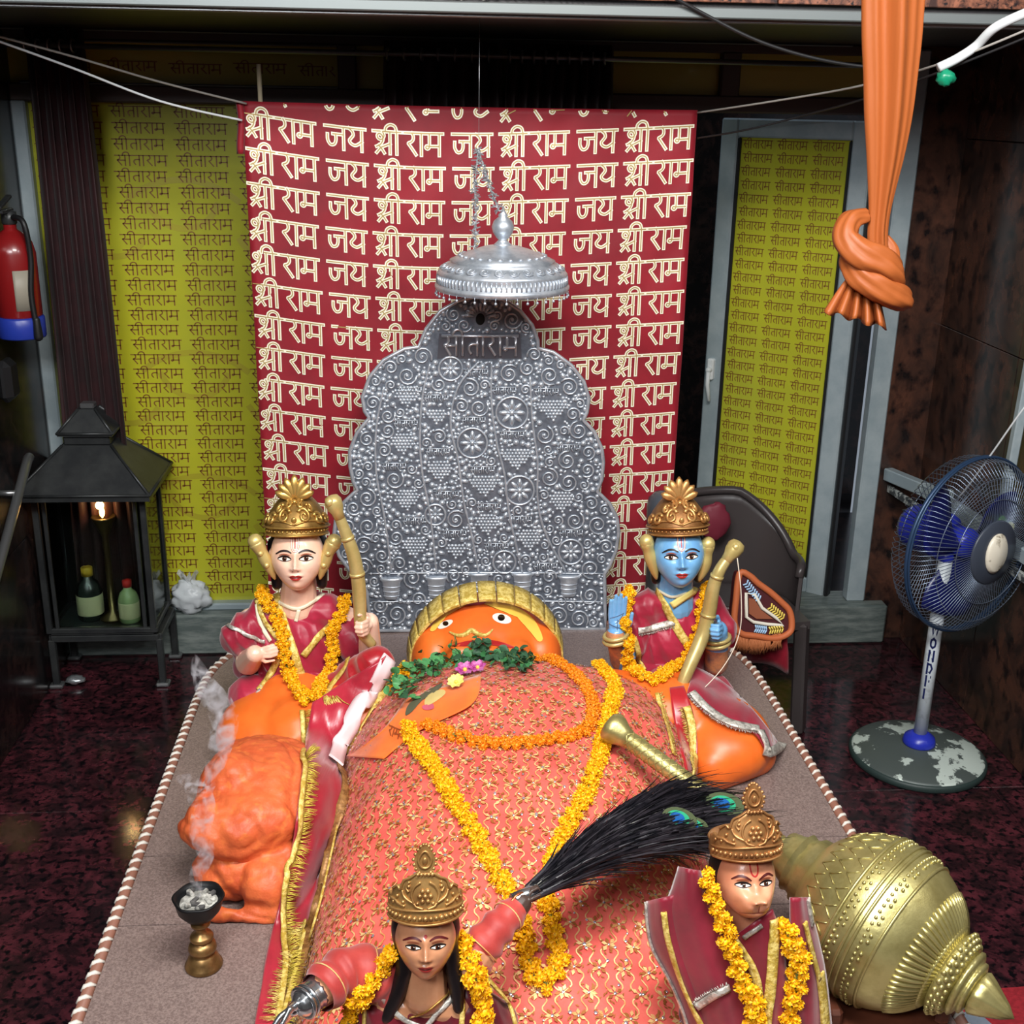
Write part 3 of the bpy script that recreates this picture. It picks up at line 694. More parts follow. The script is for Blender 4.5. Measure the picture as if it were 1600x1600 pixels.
for a_, b_, n_, nm, m_ in (((1152, 905), (1178, 935), 8, 'blue_chevrons', mat('pale_blue_thread', (170, 204, 236), .6)), ((1170, 978), (1192, 982), 6, 'blue_chevrons', mat('pale_blue_thread', (0, 0, 0))), ((1196, 945), (1222, 966), 7, 'yellow_chevrons', mat('yellow_thread', (232, 206, 96), .6)), ((1196, 982), (1222, 980), 6, 'yellow_chevrons', mat('yellow_thread', (0, 0, 0)))):
    m = MB(); chev(a_, b_, n_, 0, m); m.build(nm, m_, T)
m = MB()
for i in range(90):
    u = random.random(); x = 1135+80*u; y = 985+8*sin(u*3); a = bp_(x, y, .05); m.tube([a, a+V((random.uniform(-.008, .008), -.012, -.02)), a+V((random.uniform(-.014, .014), -.01, -.045-random.random()*.012))], [.004, .004, .002], 4)
m.build('fringe', mat('rust_fringe', (176, 104, 62), .75), T, kind='stuff')

# ================================================================ red banner
BY = 3.76
tl, tr = PY(378, 158, BY), PY(1090, 172, BY); bl, brr = PY(418, 760, BY), PY(1085, 760, BY)
BW = tr.x-tl.x; BTOP = tl.z; BBOT = .44
def btop(u): return tl.z+(tr.z-tl.z)*u-.004*sin(PI*u)
def bsurf(u, z, o=0):
    d = .006*noise.noise(V((u*5+z*4, z*3, 1)))+.004*noise.noise(V((u*16-z*9, z*7, 5)))+.003*sin(u*22+z*3)*noise.noise(V((u*3, z*2, 9)))
    lean = (BTOP-z)*.012*(1-u)*0
    return V((tl.x+BW*u+lean, BY-d-o, z))
T = thing('printed_banner', 'crimson cloth banner printed all over with pale gold words, hung behind the silver panel', 'banner', ((tl.x+tr.x)/2, BY, BBOT))
crimson = mat('crimson_cloth', (150, 14, 34), .62, sheen=.1, col2=(122, 8, 26), scale=3, mix=(.35, .65))
rows = [[bsurf(j/70, btop(j/70)+(BBOT-btop(j/70))*i/90) for j in range(71)] for i in range(91)]
MB().shell(rows, .003, nrm=(0, -1, 0)).build('cloth', crimson, T)
rows = [[V((tl.x+.004-.006*k+.004*sin(v*5), BY-.01*sin(PI*k/4), tl.z-.15*v)) for k in range(5)] for v in [i/10 for i in range(11)]]
MB().shell(rows, .003).build('rolled_hem', crimson, T)
foil = mat('gold_foil', (246, 240, 216), .38, .1); foil2 = mat('dull_gold_foil', (176, 150, 92), .45, .3)
U_ = .063; seq = [('shri', 0), ('ram', .093), ('jay', .238)]
def sag(u): return .052*sin(min(1, u/.42)*PI/2)-.035*max(0, (u-.5)/.5)**1.3
l1 = MB(); l2 = MB()
for r_ in range(-1, 17):
    for k in range(0, 4):
        for nm, ox in seq:
            x0 = .006+k*.382+ox+.012*sin(r_*1.3)*.4; 
            if x0 > BW: continue
            L, wd_ = word(nm); zr = BTOP-.052-r_*.1005
            def fz(a, b, o): u = (x0+a*U_)/BW; return bsurf(u, zr+b*U_-U_-sag(u)+.02, o)
            kp = lambda a, b: 0 <= (x0+a*U_)/BW <= 1 and BBOT+.01 < zr+b*U_-U_-sag((x0+a*U_)/BW)+.02 < btop((x0+a*U_)/BW)-.002
            strokes(l1, L, lambda a, b: fz(a, b, .0014), .165, keep=kp); strokes(l2, L, lambda a, b: fz(a, b, .0022), .05, keep=kp)
l1.build('gold_words', foil, T, kind='stuff', label='pale gold printed words'); l2.build('word_centre_lines', foil2, T, kind='stuff')
sp = PY(404, 100, 3.8)
MB().tube([sp, V((sp.x+.005, 3.8, 0))], .007, 8).build('wooden_stick', mat('pale_wood', (196, 180, 150), .6), origin=(sp.x, 3.8, 0), label='pale upright stick sticking up above the left end of the red banner', cat='stick')

# ================================================================ embossed silver panel
SY = 3.56; SP = 3.585
silver = mat('embossed_silver', (206, 212, 220), .36, .6, col2=(176, 184, 194), scale=30, mix=(.4, .62))
silver_bg = mat('darker_silver', (124, 132, 144), .45, .55, col2=(98, 106, 118), scale=40)  # backing sheet in a darker tone than the raised work
def SV(cx, cy, o=0): p = PY(480+cx/2.5, 380+cy/2.5, SY); return V((p.x, SY-o, p.z))
sx_, sz_ = SV(700, 800), SV(701, 801); KS = abs(sz_.x-sx_.x)
T = thing('silver_backdrop', 'scalloped embossed silver back plate covered in vine relief, standing behind the reclining figure', 'panel', V((SV(700, 1515).x, SY, DZ)))
half = [(668, 205), (760, 215), (830, 262), (878, 320), (900, 380), (902, 410), (960, 425), (1030, 475), (1080, 540), (1100, 605), (1092, 660), (1078, 690), (1120, 735), (1150, 800), (1156, 855), (1150, 920), (1132, 968), (1180, 1015), (1210, 1075), (1216, 1130), (1205, 1200), (1180, 1260), (1160, 1290), (1162, 1360), (1164, 1512)]
left = [(590, 225), (520, 265), (465, 335), (436, 405), (380, 412), (300, 455), (245, 520), (216, 600), (225, 655), (242, 682), (195, 740), (167, 810), (168, 870), (180, 930), (196, 962), (145, 1010), (112, 1080), (104, 1150), (125, 1220), (165, 1275), (205, 1300), (232, 1360), (250, 1512)]
def smooth_out(P): 
    o = []
    for i, p in enumerate(P[:-1]): o += [(q.x, q.y) for q in [V((p[0], p[1], 0)).lerp(V((P[i+1][0], P[i+1][1], 0)), t/3) for t in range(3)]]
    return o+[P[-1]]
outl = smooth_out(half)+smooth_out(left)[::-1]
def zb(cx, cy): p = SV(cx, cy); return V((p.x, p.y, max(p.z, DZ+.001)))
MB().prism(outl, lambda a, b: zb(a, b), lambda a, b: zb(a, b)+V((0, .022, 0))).build('backing_sheet', silver_bg, T)
m = MB(); m.tube([zb(*p)+V((0, -.003, 0)) for p in outl], .0062, 8, closed=True); m.build('rim', silver, T)
def inside(x, y):
    c = False
    for i in range(len(outl)):
        a, b = outl[i-1], outl[i]
        if (a[1] > y) != (b[1] > y) and x < (b[0]-a[0])*(y-a[1])/(b[1]-a[1])+a[0]: c = not c
    return c
occ = []
def free(x, y, r, pad=0): return all((x-a)**2+(y-b)**2 > (r+c-pad)**2 for a, b, c in occ)
rl = MB(); bd = MB(); R_ = random.Random(3)
def bead(mb, x, y, r, o=0, el=1, ang=0):
    c = SV(x, y, o); k = r*KS; ca, sa = cos(ang), sin(ang); vs = [c+V((0, -k*.85, 0))]; n = 8
    for q, (rr, hh) in enumerate(((.72, .6), (1, 0))):
        for j in range(n):
            a = 2*PI*j/n; dx, dz = cos(a)*rr*k*el, sin(a)*rr*k; vs.append(c+V((dx*ca-dz*sa, -hh*k*.85, dx*sa+dz*ca)))
    mb.add(vs, [(0, 1+j, 1+(j+1) % n) for j in range(n)]+[(1+j, 9+j, 9+(j+1) % n, 1+(j+1) % n) for j in range(n)])
def vine(pts, r=4.2, o=.002): rl.tube([SV(p.x, p.y, o) for p in cr_spline(pts, 8)], [KS*r]*((len(pts)-1)*8+1), 6)
def spiral(x, y, r, a0, hand=1, turns=1.6):
    P = []; n = 22
    for i in range(n+1):
        t = i/n; a = a0+hand*t*turns*2*PI; rr = r*(1-t*.86); P.append(SV(x+cos(a)*rr, y+sin(a)*rr, .002))
    rl.tube(P, [KS*(4.2-1.2*i/n) for i in range(n+1)], 6); bead(bd, x, y, r*.2, .001); occ.append((x, y, r))
# frieze line, pots, lettering plaques, grape clusters, flowers
vine([(250, 1400), (700, 1396), (1160, 1400)], 3.5); vine([(240, 1290), (690, 1286), (1160, 1290)], 3)
pot = MB()
pots = [(330, 1345), (505, 1340), (672, 1325), (840, 1325), (1020, 1335)]
for x, y in pots:
    m = MB(); c = SV(x, y+45)
    m.lathe([(KS*26, 0), (KS*30, KS*10), (KS*34, KS*50), (KS*40, KS*78), (KS*46, KS*84), (KS*46, KS*92), (KS*36, KS*94)], 20, Matrix.Translation(c) @ Matrix.Diagonal((1, .45, 1, 1)))
    for k in range(3): m.tube([c+V((KS*(31+k*2)*cos(a), -KS*(31+k*2)*.46*sin(a), KS*(16+k*20))) for a in [PI*i/10 for i in range(11)]], KS*2.4, 5)
    m.build('pot_relief', silver, T); occ.append((x, y, 48))
def plaque(x, y, s):
    L, wd_ = word('sitaram'); o = SV(x-wd_*s/2, y, 0)
    tubes2d(plq, L, lambda a, b: SV(x-wd_*s/2+a*s, y-b*s*1.15+s*.6, .0025), KS*s*.1, 5)
    for k in range(-2, 3): occ.append((x+k*wd_*s*.2, y, s*.55))
plq = MB(); 
for x, y in ((660, 505), (505, 605), (770, 575), (935, 580), (385, 705), (650, 692), (800, 748), (510, 815), (1020, 800), (340, 872), (685, 885), (420, 1085), (545, 982), (710, 1030), (830, 1080), (575, 1135), (1030, 1132), (740, 1185), (930, 1262), (400, 575)): plaque(x, y, 23)
plq.build('small_raised_words', silver, T, kind='stuff')
bigp = MB(); bigp.prism([(515, 352), (832, 352), (838, 450), (508, 450)], lambda a, b: SV(a, b, .0005), lambda a, b: SV(a, b, .002)); bigp.build('word_plate', mat('dark_silver_plate', (104, 106, 116), .4, .8), T)
bw = MB(); L, wd_ = word('sitaram'); tubes2d(bw, L, lambda a, b: SV(528+a*71, 440-b*78, .004), KS*6.2, 6); bw.build('raised_words', mat('bright_silver', (206, 206, 212), .28, .75), T, label='large raised word across the top lobe')
for k in range(-3, 4): occ.append((672+k*48, 400, 52))
occ.append((672, 300, 34))
MB().ball(SV(676, 297, .001), (KS*17, .003, KS*22), 16, 10).build('peephole', black_m, T, label='dark oval hole')
for k in range(9):
    a = PI*(k+.5)/9; rl.tube([SV(676-cos(a)*26, 290-sin(a)*26, .002), SV(676-cos(a)*62, 290-sin(a)*58, .004)], [KS*4, KS*9], 6)
for x, y, s in ((385, 600, 46), (505, 680, 44), (955, 655, 56), (370, 785, 46), (815, 845, 54), (515, 892, 48), (690, 950, 56), (385, 1005, 52), (990, 1012, 46), (700, 1100, 46), (415, 1190, 48), (865, 1160, 46), (580, 1205, 44)):
    st = 13.5; q = int(s*.9/st)
    for i in range(-q, q+1):
        yy = y+i*st*.9; w_ = s*(1-max(0, (i+q*.2)/q)**1.4*.8)*(.75 if i == -q else 1)
        for j in range(-int(w_/st), int(w_/st)+1):
            bead(bd, x+j*st+(i % 2)*st/2, yy, 7, .001)
    occ.append((x, y, s*1.0))
for x, y, s in ((800, 662, 62), (645, 780, 58), (830, 965, 56), (770, 1245, 44), (1030, 1205, 48), (560, 490, 46), (500, 1060, 40)):
    rl.tube([SV(x+cos(2*PI*i/26)*s, y+sin(2*PI*i/26)*s, .002) for i in range(26)], KS*4.5, 6, closed=True)
    for k in range(8): a = 2*PI*k/8; bead(bd, x+cos(a)*s*.5, y+sin(a)*s*.5, s*.16, .001, 2.1, -a)
    bead(bd, x, y, s*.2, .001); occ.append((x, y, s+4))
for x0, pts in ((0, [(672, 460), (590, 560), (560, 700), (590, 850), (610, 1000), (640, 1130), (670, 1285)]), (0, [(720, 460), (720, 620), (740, 780), (770, 900), (790, 1060), (840, 1285)]), (0, [(480, 470), (450, 600), (440, 760), (450, 900), (480, 1060), (505, 1285)]), (0, [(870, 520), (880, 700), (900, 850), (900, 1000), (930, 1130), (1010, 1285)]), (0, [(300, 560), (270, 720), (270, 900), (300, 1060), (330, 1285)])):
    vine(pts, 5)
    for p in cr_spline(pts, 7): occ.append((p.x, p.y, 5))
for rad_, n_ in ((38, 260), (29, 420), (21, 700)):
    for _ in range(n_*4):
        x, y = R_.uniform(100, 1220), R_.uniform(215, 1505)
        if free(x, y, rad_, 3) and all(inside(x+cos(a)*(rad_+6), y+sin(a)*(rad_+6)) for a in (0, 1.57, 3.14, 4.71)):
            spiral(x, y, rad_, R_.uniform(0, 6.28), R_.choice((-1, 1)), 1.2+rad_/60)
for rad_, tries in ((12, 9000), (8.5, 14000), (6, 14000)):
    for _ in range(tries):
        x, y = R_.uniform(105, 1215), R_.uniform(210, 1508)
        if inside(x-rad_, y) and inside(x+rad_, y) and inside(x, y-rad_) and free(x, y, rad_, 2.5):
            el = R_.choice((1, 1, 1.5)); bead(bd, x, y, rad_/(el**.5), .0008, el, R_.uniform(0, 3.1)); occ.append((x, y, rad_))
rl.build('vine_relief', silver, T, kind='stuff'); bd.build('bead_relief', silver, T, kind='stuff')

# silver umbrella above
UC = V((.228, 3.40, 0)); T = thing('silver_umbrella', 'small silver ceremonial umbrella with a pointed finial above the panel', 'umbrella', (UC.x, UC.y, 1.59))
MU = Matrix.Translation(UC)
m = MB(); m.lathe([(.186, 1.592), (.192, 1.6), (.192, 1.607), (.186, 1.611), (.183, 1.636), (.186, 1.64), (.18, 1.648), (.16, 1.665), (.145, 1.672), (.15, 1.676), (.12, 1.69), (.08, 1.705), (.05, 1.714), (.02, 1.719)], 96, MU)
m.build('canopy', silver, T)
m = MB()
for k in range(84): a = 2*PI*k/84; m.tube([UC+V((.1865*cos(a), .1865*sin(a), 1.613)), UC+V((.1845*cos(a), .1845*sin(a), 1.635))], .0028, 5)
for k in range(26):
    a = 2*PI*k/26
    P = []
    for i in range(12):
        t = i/11; b = a+.1*(1-t*.8)*cos(t*9); r_ = .165+.016*(1-t*.8)*sin(t*9); P.append(UC+V((r_*cos(b), r_*sin(b), 1.664+(.16-r_)*.55)))
    m.tube(P, .0018, 5); r_ = .12; m.ball(UC+V((r_*cos(a), r_*sin(a), 1.690)), (.008, .008, .004), 8, 5)
m.build('canopy_relief', silver, T, kind='stuff')
m = MB().lathe([(.03, 1.715), (.02, 1.724), (.012, 1.732), (.018, 1.738), (.028, 1.752), (.032, 1.768), (.026, 1.784), (.012, 1.796), (.014, 1.80), (.006, 1.81), (.002, 1.825)], 24, MU); m.build('finial', silver, T)
src = None
for k in range(40):
    a = 2*PI*k/40
    if src is None:
        mm = MB(); mm.tube([(0, 0, 0), (0, 0, -.01)], .0012, 4); mm.ball((0, 0, -.014), .0042, 8, 6); src = mm.build('bell_drop', silver); src.parent = T; WL[src.name] = V(WL[T.name]); src.matrix_local = Matrix.Translation(UC+V((.189*cos(a), .189*sin(a), 1.595))-WL[T.name])
    else: copy_at(src, T, Matrix.Translation(UC+V((.189*cos(a), .189*sin(a), 1.595))))
m = MB().tube([V((UC.x, SY+.012, 1.45)), V((UC.x, SY+.012, 1.66)), V((UC.x, 3.46, 1.705))], .008, 8); m.build('support_arm', steel, T)
# tinsel strand
m = MB(); tin = mat('silver_tinsel', (196, 200, 204), .3, .7); rr = random.Random(5)
for pts in ([(748, 232), (742, 290), (744, 340), (741, 388)], [(748, 234), (757, 265), (768, 300), (780, 330)]):
    P = resample(cr_spline([PY(x, y, 3.39) for x, y in pts], 6), .006); m.tube(P, .002, 5)
    for p in P:
        for k in range(4):
            d = V((rr.uniform(-1, 1), rr.uniform(-1, 1), rr.uniform(-1, .6))).normalized()*rr.uniform(.008, .02); s_ = d.orthogonal().normalized()*.002
            m.add([p-s_, p+s_, p+d+s_, p+d-s_], [(0, 1, 2, 3)], 0, False)
m.tube([PY(748, 232, 3.39), V((PY(748, 232, 3.39).x, 3.39, 2.31))], .0007, 4)
m.build('tinsel_strand', tin, origin=PY(742, 388, 3.39), label='thin silver tinsel strand hanging down to the umbrella finial', cat='tinsel')

# ================================================================ cables and wires
def wire_(name, pts, r, m, label, cat='wire'):
    P = cr_spline(pts, 8); return MB().tube(P, r, 8).build(name, m, origin=P[0], label=label, cat=cat)
wht = mat('white_cable', (206, 210, 212), .4); blk = mat('black_cable', (26, 26, 28), .5); grey_w = mat('grey_wire', (150, 146, 140), .45)
wire_('tie_wire', [PY(-20, 52, 3.5), PY(120, 90, 3.55), PY(250, 128, 3.64), PY(385, 162, 3.745)], .0032, grey_w, 'upper of two wires from the left edge to the red banner')
wire_('tie_wire', [PY(-20, 58, 3.5), PY(110, 105, 3.55), PY(250, 158, 3.64), PY(378, 188, 3.735)], .0034, wht, 'lower of two wires from the left edge to the red banner')
wire_('tie_wire', [PY(1090, 176, 3.75), PY(1210, 158, 3.5), PY(1345, 134, 3.2), PY(1480, 96, 2.95), PY(1620, 40, 2.8)], .003, grey_w, 'upper of two wires from the banner to the right edge')
wire_('tie_wire', [PY(1090, 216, 3.75), PY(1170, 202, 3.55), PY(1265, 178, 3.4), PY(1345, 156, 3.15), PY(1470, 112, 2.95), PY(1620, 52, 2.8)], .003, blk, 'lower of two wires from the banner to the right edge')
wire_('power_cable', [PY(1035, -14, 3.12), PY(1100, 22, 3.14), PY(1180, 62, 3.14), PY(1260, 88, 3.14), PY(1340, 103, 3.14), PY(1420, 108, 3.12)], .0045, blk, 'black cable sagging under the granite header', 'cable')
T = thing('conduit_cable', 'thick white cable with green tape at its end, top right', 'cable', PY(1470, 106, 2.9))
MB().tube(cr_spline([PY(1640, 5, 2.8), PY(1560, 40, 2.85), PY(1525, 72, 2.9), PY(1495, 92, 2.9), PY(1466, 106, 2.9)], 8), [.011]*33, 12).build('cable_sheath', wht, T)
g = MB().ball(PY(1478, 122, 2.9), (.022, .016, .019), 16, 12, fn=crumple); g.build('green_tape', mat('green_tape', (20, 130, 96), .3), T, label='wad of green tape')
wire_('fan_cord', [PY(1640, 590, 3.35), PY(1598, 640, 3.36), PY(1545, 715, 3.44), PY(1500, 775, 3.56), PY(1470, 800, 3.62)], .003, wht, 'white cord running from the right wall to the fan', 'cord')

# ================================================================ knotted orange cloth hanging from above
satin_or = mat('orange_satin', (158, 84, 40), .45, sheen=0, spec=.35, bump=.05, bscale=60)
HY = 2.7; KO = PY(1380, 300, HY)-PY(1379, 300, HY); KH = KO.length
T = thing('knotted_orange_cloth', 'long orange satin cloth hanging from above and tied in a knot', 'cloth', PY(1340, 512, HY))
ctr = [(1397, -60, 50), (1394, 0, 46), (1392, 60, 44), (1390, 120, 40), (1387, 180, 36), (1383, 240, 29), (1378, 290, 22), (1374, 330, 17), (1371, 365, 16), (1372, 405, 16)]
rows = []
cs = cr_spline([(a, b, c) for a, b, c in ctr], 5)
for i, c in enumerate(cs):
    r = []
    for j in range(72):
        a = 2*PI*j/72; fold = 1+.0*cos(a); dp_ = .3+.22*sin(a*5+.5+i*.03)*(.5+.5*abs(sin(a)))+.12*sin(a*9+i*.06)
        o = PY(c.x, c.y, HY); r.append(o+V((cos(a)*c.z*KH*(1+.04*sin(a*7)), -sin(a)*c.z*KH*(dp_+.35)*.8, 0)))
    rows.append(r)
MB().grid(rows, closed=True).build('hanging_length', satin_or, T)
def roll(pts, rs, yo, name):
    P = cr_spline([PY(x, y, HY+o) for (x, y), o in zip(pts, yo)], 10); n = len(P); Rr = [v.x for v in cr_spline([(r, 0, 0) for r in rs], 10)]
    m = MB(); m.tube(P, [r*KH for r in Rr], 36)
    for i in range(n):
        for j in range(36):
            a = 2*PI*j/36; k = i*36+j; p = m.v[k]; q = P[i]; m.v[k] = q+(p-q)*(1+.09*sin(a*4+i*.16)+.05*sin(a*9-i*.11)+.08*noise.noise(p*30))
    m.build(name, satin_or, T)
roll([(1352, 338), (1330, 345), (1322, 372), (1345, 398), (1375, 412), (1392, 432), (1388, 450)], [12, 16, 20, 24, 25, 22, 14], [.0, -.015, -.03, -.05, -.05, -.035, .0], 'upper_knot_loop')
roll([(1330, 388), (1330, 405), (1342, 428), (1368, 448), (1395, 462), (1410, 470), (1412, 478)], [13, 17, 20, 21, 20, 17, 8], [0, -.02, -.045, -.06, -.055, -.04, -.02], 'lower_knot_loop')
roll([(1382, 372), (1394, 392), (1397, 420), (1394, 455), (1400, 470)], [8, 10, 8, 9, 8], [.02, .01, 0, 0, -.01], 'knot_strand')
rows = []
for i in range(12):
    v = i/11; r = []
    for j in range(61):
        u = j/60; x = 1345+(u-.45)*(26+70*v**.8)-14*v; y = 425+v*(62+26*u+4*sin(u*20)) ; r.append(PY(x, y, HY-.02-.028*v*sin(u*4.6*2*PI)*(.4+.6*u)-.03*v))
    rows.append(r)
MB().shell(rows, .003).build('tail_end', satin_or, T)

# ================================================================ great reclining figure
RC = V((.19, 2.5, DZ)); REC = thing('reclining_statue', 'huge orange-faced reclining figure lying on the platform with a banded gold crown', 'statue', RC)
or_paint = mat('vermilion_orange', (234, 116, 44), .36, spec=.5, col2=(224, 98, 34), scale=6, mix=(.35, .7), bump=.05, bscale=30)
or_rough = mat('rough_vermilion', (218, 106, 58), .5, col2=(196, 84, 46), scale=14, mix=(.38, .64), bump=1, bscale=34, col3=(224, 116, 58))
m = MB()
HC = V((.178, 3.17, .575))
m.ball(HC, (.198, .19, .16), 48, 32)
m.ball(HC+V((-.005, -.16, .05)), (.05, .05, .05), 20, 14); m.ball(HC+V((0, -.17, -.01)), (.085, .05, .035), 20, 14); m.ball(HC+V((0, -.16, -.05)), (.1, .06, .05), 20, 14)
for sx in (-1, 1): m.ball(HC+V((sx*.075, -.145, .055)), (.05, .045, .04), 18, 12); m.ball(HC+V((sx*.15, -.06, .0)), (.07, .1, .1), 18, 12)
m.ball((.19, 2.55, .52), (.36, .55, .16), 30, 20); m.cap((-.1, 2.8, .55), (-.32, 2.72, .54), .13, .12); m.cap((.45, 2.8, .55), (.68, 2.76, .54), .13, .12)
m.ball((-.41, 2.77, .53), (.135, .15, .11), 24, 16); m.ball((-.345, 2.83, .60), (.1, .1, .075), 24, 16)
m.ball((.775, 2.725, .515), (.14, .165, .10), 26, 18); m.ball((.70, 2.86, .56), (.12, .1, .08), 20, 14); m.cap((.74, 2.62, .50), (.86, 2.68, .49), .07, .06)
body = fuse(m, .009, 6)
body.v = [V((p.x, p.y, max(p.z, DZ+.001))) for p in body.v]
body.build('body', or_paint, REC)
m = MB(); m.ball((-.375, 2.37, .60), (.155, .2, .115), 30, 20); m.ball((-.40, 2.24, .615), (.13, .08, .075), 24, 16); m.cap((-.515, 2.25, .605), (-.42, 2.32, .66), .024, .07)
m.ball((-.405, 2.25, .50), (.115, .09, .08), 24, 16); m.cap((-.33, 2.18, .50), (-.28, 2.4, .55), .07, .1); m.cap((-.46, 2.13, .462), (-.31, 2.12, .462), .02, .02)
wrap = fuse(m, .006, 5, fn=lambda p: .012*noise.noise(V((p.x*9, p.y*4, p.z*11)))+.0045*noise.noise(p*26)+.003*noise.noise(p*55)-.006*max(0, 1-9*abs(noise.noise(V((p.x*7+p.y*4, p.y*3, p.z*8+2))))))
wrap.v = [V((p.x, p.y, max(p.z, DZ+.001))) for p in wrap.v]
wrap.build('wrapped_forearm', or_rough, REC, label='forearm thickly coated in rough, creased vermilion')
bt = bvh(body)
# painted features
def paint(name, poly, mt, t, off=.0016, parent=REC, label=None, n=3):
    P = [(p.x, p.y) for p in cr_spline(poly, n, True)]; c = (sum(p[0] for p in P)/len(P), sum(p[1] for p in P)/len(P)); m = MB(); R = []
    for s in (0, .33, .66, 1):
        r = []
        for p in P:
            h = cast(c[0]+(p[0]-c[0])*max(s, .02), c[1]+(p[1]-c[1])*max(s, .02), t)
            if h is None: break
            r.append(h[0]+h[1]*off)
        if len(r) == len(P): R.append(r)
    if len(R) < 2: return None
    m.grid(R, closed=True); m.add(R[0], [tuple(range(len(P)))]); return m.build(name, mt, parent, label=label)
white_e = mat('eye_white', (236, 230, 218), .25, coat=.4); dark_e = mat('eye_dark', (24, 16, 14), .2, coat=.5); redp = mat('red_paint', (168, 34, 36), .4); yelp = mat('yellow_paint', (232, 196, 84), .4); gold = mat('antique_gold', (196, 158, 82), .34, .75, col2=(150, 112, 54), scale=24, mix=(.4, .65)); goldtrim = mat('gold_lace', (232, 208, 122), .42, .15, col2=(190, 160, 66), scale=90, mix=(.42, .56), bump=.5, bscale=220)
def ell(cx, cy, a, b, an=0): return [(cx+a*cos(q)*cos(an)-b*sin(q)*sin(an), cy+a*cos(q)*sin(an)+b*sin(q)*cos(an)) for q in [2*PI*i/12 for i in range(12)]]
paint('eye', ell(696, 976, 13, 5, -.45), white_e, bt, .002); paint('eye', ell(784, 967, 15, 7.5, .25), white_e, bt, .002)
paint('pupil', ell(697, 975, 4.5, 3.6), dark_e, bt, .003); paint('pupil', ell(783, 966, 5.5, 5), dark_e, bt, .003)
paint('mouth_line', [(706, 1010), (730, 1002), (760, 1000), (785, 1004), (806, 1013), (785, 1011), (760, 1008), (735, 1010)], redp, bt, .002)
for pl in ([(672, 985), (684, 966), (705, 948), (728, 940), (727, 947), (708, 955), (690, 972), (680, 986)], [(757, 937), (790, 942), (820, 957), (838, 975), (848, 998), (840, 1002), (828, 980), (812, 965), (788, 950), (757, 945)]): paint('forehead_band', pl, yelp, bt, .0025)
paint('forehead_patch', [(729, 939), (756, 936), (756, 945), (729, 947)], redp, bt, .003)
m = MB(); P, N = drape([(703, 988), (716, 994), (728, 992), (737, 986), (748, 992), (760, 993), (770, 984)], bt, .004, lift=.003)
m.tube(P, [.003+.006*sin(PI*min(1, i/(len(P)-1)*1.0)) for i in range(len(P))], 8, flat=.8); m.build('moustache', goldtrim, REC)
src = None; n_ = 15
def cp2(a, f): return V((HC.x+(.215+.01*f)*cos(a), 3.095+.085*f, HC.z-.015+(.196+.022*f)*sin(a)))
for k in range(n_):
    a0, a1 = rad(-14+208*k/n_)+.008, rad(-14+208*(k+1)/n_)-.008
    rows = [[cp2(a0+(a1-a0)*i/4, f) for i in range(5)] for f in (0, .33, .66, 1)]
    m = MB().shell(rows, .008); 
    for f in (.08, .92): m.tube([cp2(a0+(a1-a0)*i/4, f)*1.0+V((0, -.002, 0)) for i in range(5)], .003, 5)
    for q in range(3): m.ball(cp2((a0+a1)/2+(q-1)*.03, .3+.2*q)+V((0, -.004, .002)), (.009, .004, .005), 8, 5)
    m.build('crown_panel', goldtrim, REC)

# ================================================================ embroidered cover cloth
def lerpt(y, T_):
    for (a, b), (c, d) in zip(T_, T_[1:]):
        if a <= y <= c: t = (y-a)/(c-a); t = t*t*(3-2*t)*.5+t*.5; return b+(d-b)*t
    return T_[0][1] if y < T_[0][0] else T_[-1][1]
HT = [(1.35, .50), (1.6, .60), (1.9, .70), (2.2, .765), (2.5, .79), (2.72, .745), (2.88, .665), (3.06, .53)]
WT = [(1.35, .44), (1.7, .43), (2.2, .42), (2.6, .42), (2.85, .39), (3.06, .30)]
WR = [(1.35, .44), (1.7, .43), (2.2, .43), (2.5, .47), (2.85, .50), (3.06, .42)]
def clothp(s, y):
    w_ = lerpt(y, WT if s < 0 else WR); h = lerpt(y, HT); cx = .195+.02*(y-2.2); b = .475
    x = cx+s*w_; k = min(1, abs(s)); z = b+(h-b)*max(0, 1-k**2.6)**.62
    z += .007*noise.noise(V((x*9, y*5, 2)))+.004*noise.noise(V((x*24+y*5, y*9, 7)))+.010*k*k*noise.noise(V((x*6, y*16, 4)))
    return V((x+.012*noise.noise(V((y*9, s, 3)))*k, y, z))
salmon = mat('salmon_cloth', (224, 100, 86), .6, sheen=.15, col2=(212, 78, 68), scale=8, mix=(.35, .65), bump=.4, bscale=46)
CT = thing('embroidered_cover_cloth', 'salmon pink cloth embroidered with gold vines and flowers covering the reclining body', 'cloth', (.19, 2.2, .5))
NS, NY = 110, 140
rows = [[clothp(-1+2*j/NS, 1.35+1.71*i/NY) for j in range(NS+1)] for i in range(NY+1)]
cm_ = MB().grid(rows); cloth_bvh = bvh(cm_)
MB().shell(rows, .004).build('cloth', salmon, CT)
thread = mat('gold_thread', (238, 204, 140), .45, .3, col2=(214, 146, 86), scale=30); dkgold = mat('rust_gold_thread', (160, 96, 44), .5, .3); seqm = mat('sequin', (240, 226, 236), .12, .8)
def cn(s, y): a = clothp(s+.01, y)-clothp(s-.01, y); b = clothp(s, y+.006)-clothp(s, y-.006); n = a.cross(b).normalized(); return n if n.z > -.2 else -n
em = MB(); em2 = MB(); em3 = MB(); rr = random.Random(11)
def arcl():                             # even spacing across the curved section
    pts = [clothp(-1+2*i/200, 2.2) for i in range(201)]; L = [0]
    for a, b in zip(pts, pts[1:]): L.append(L[-1]+(b-a).length)
    return L
AL = arcl()
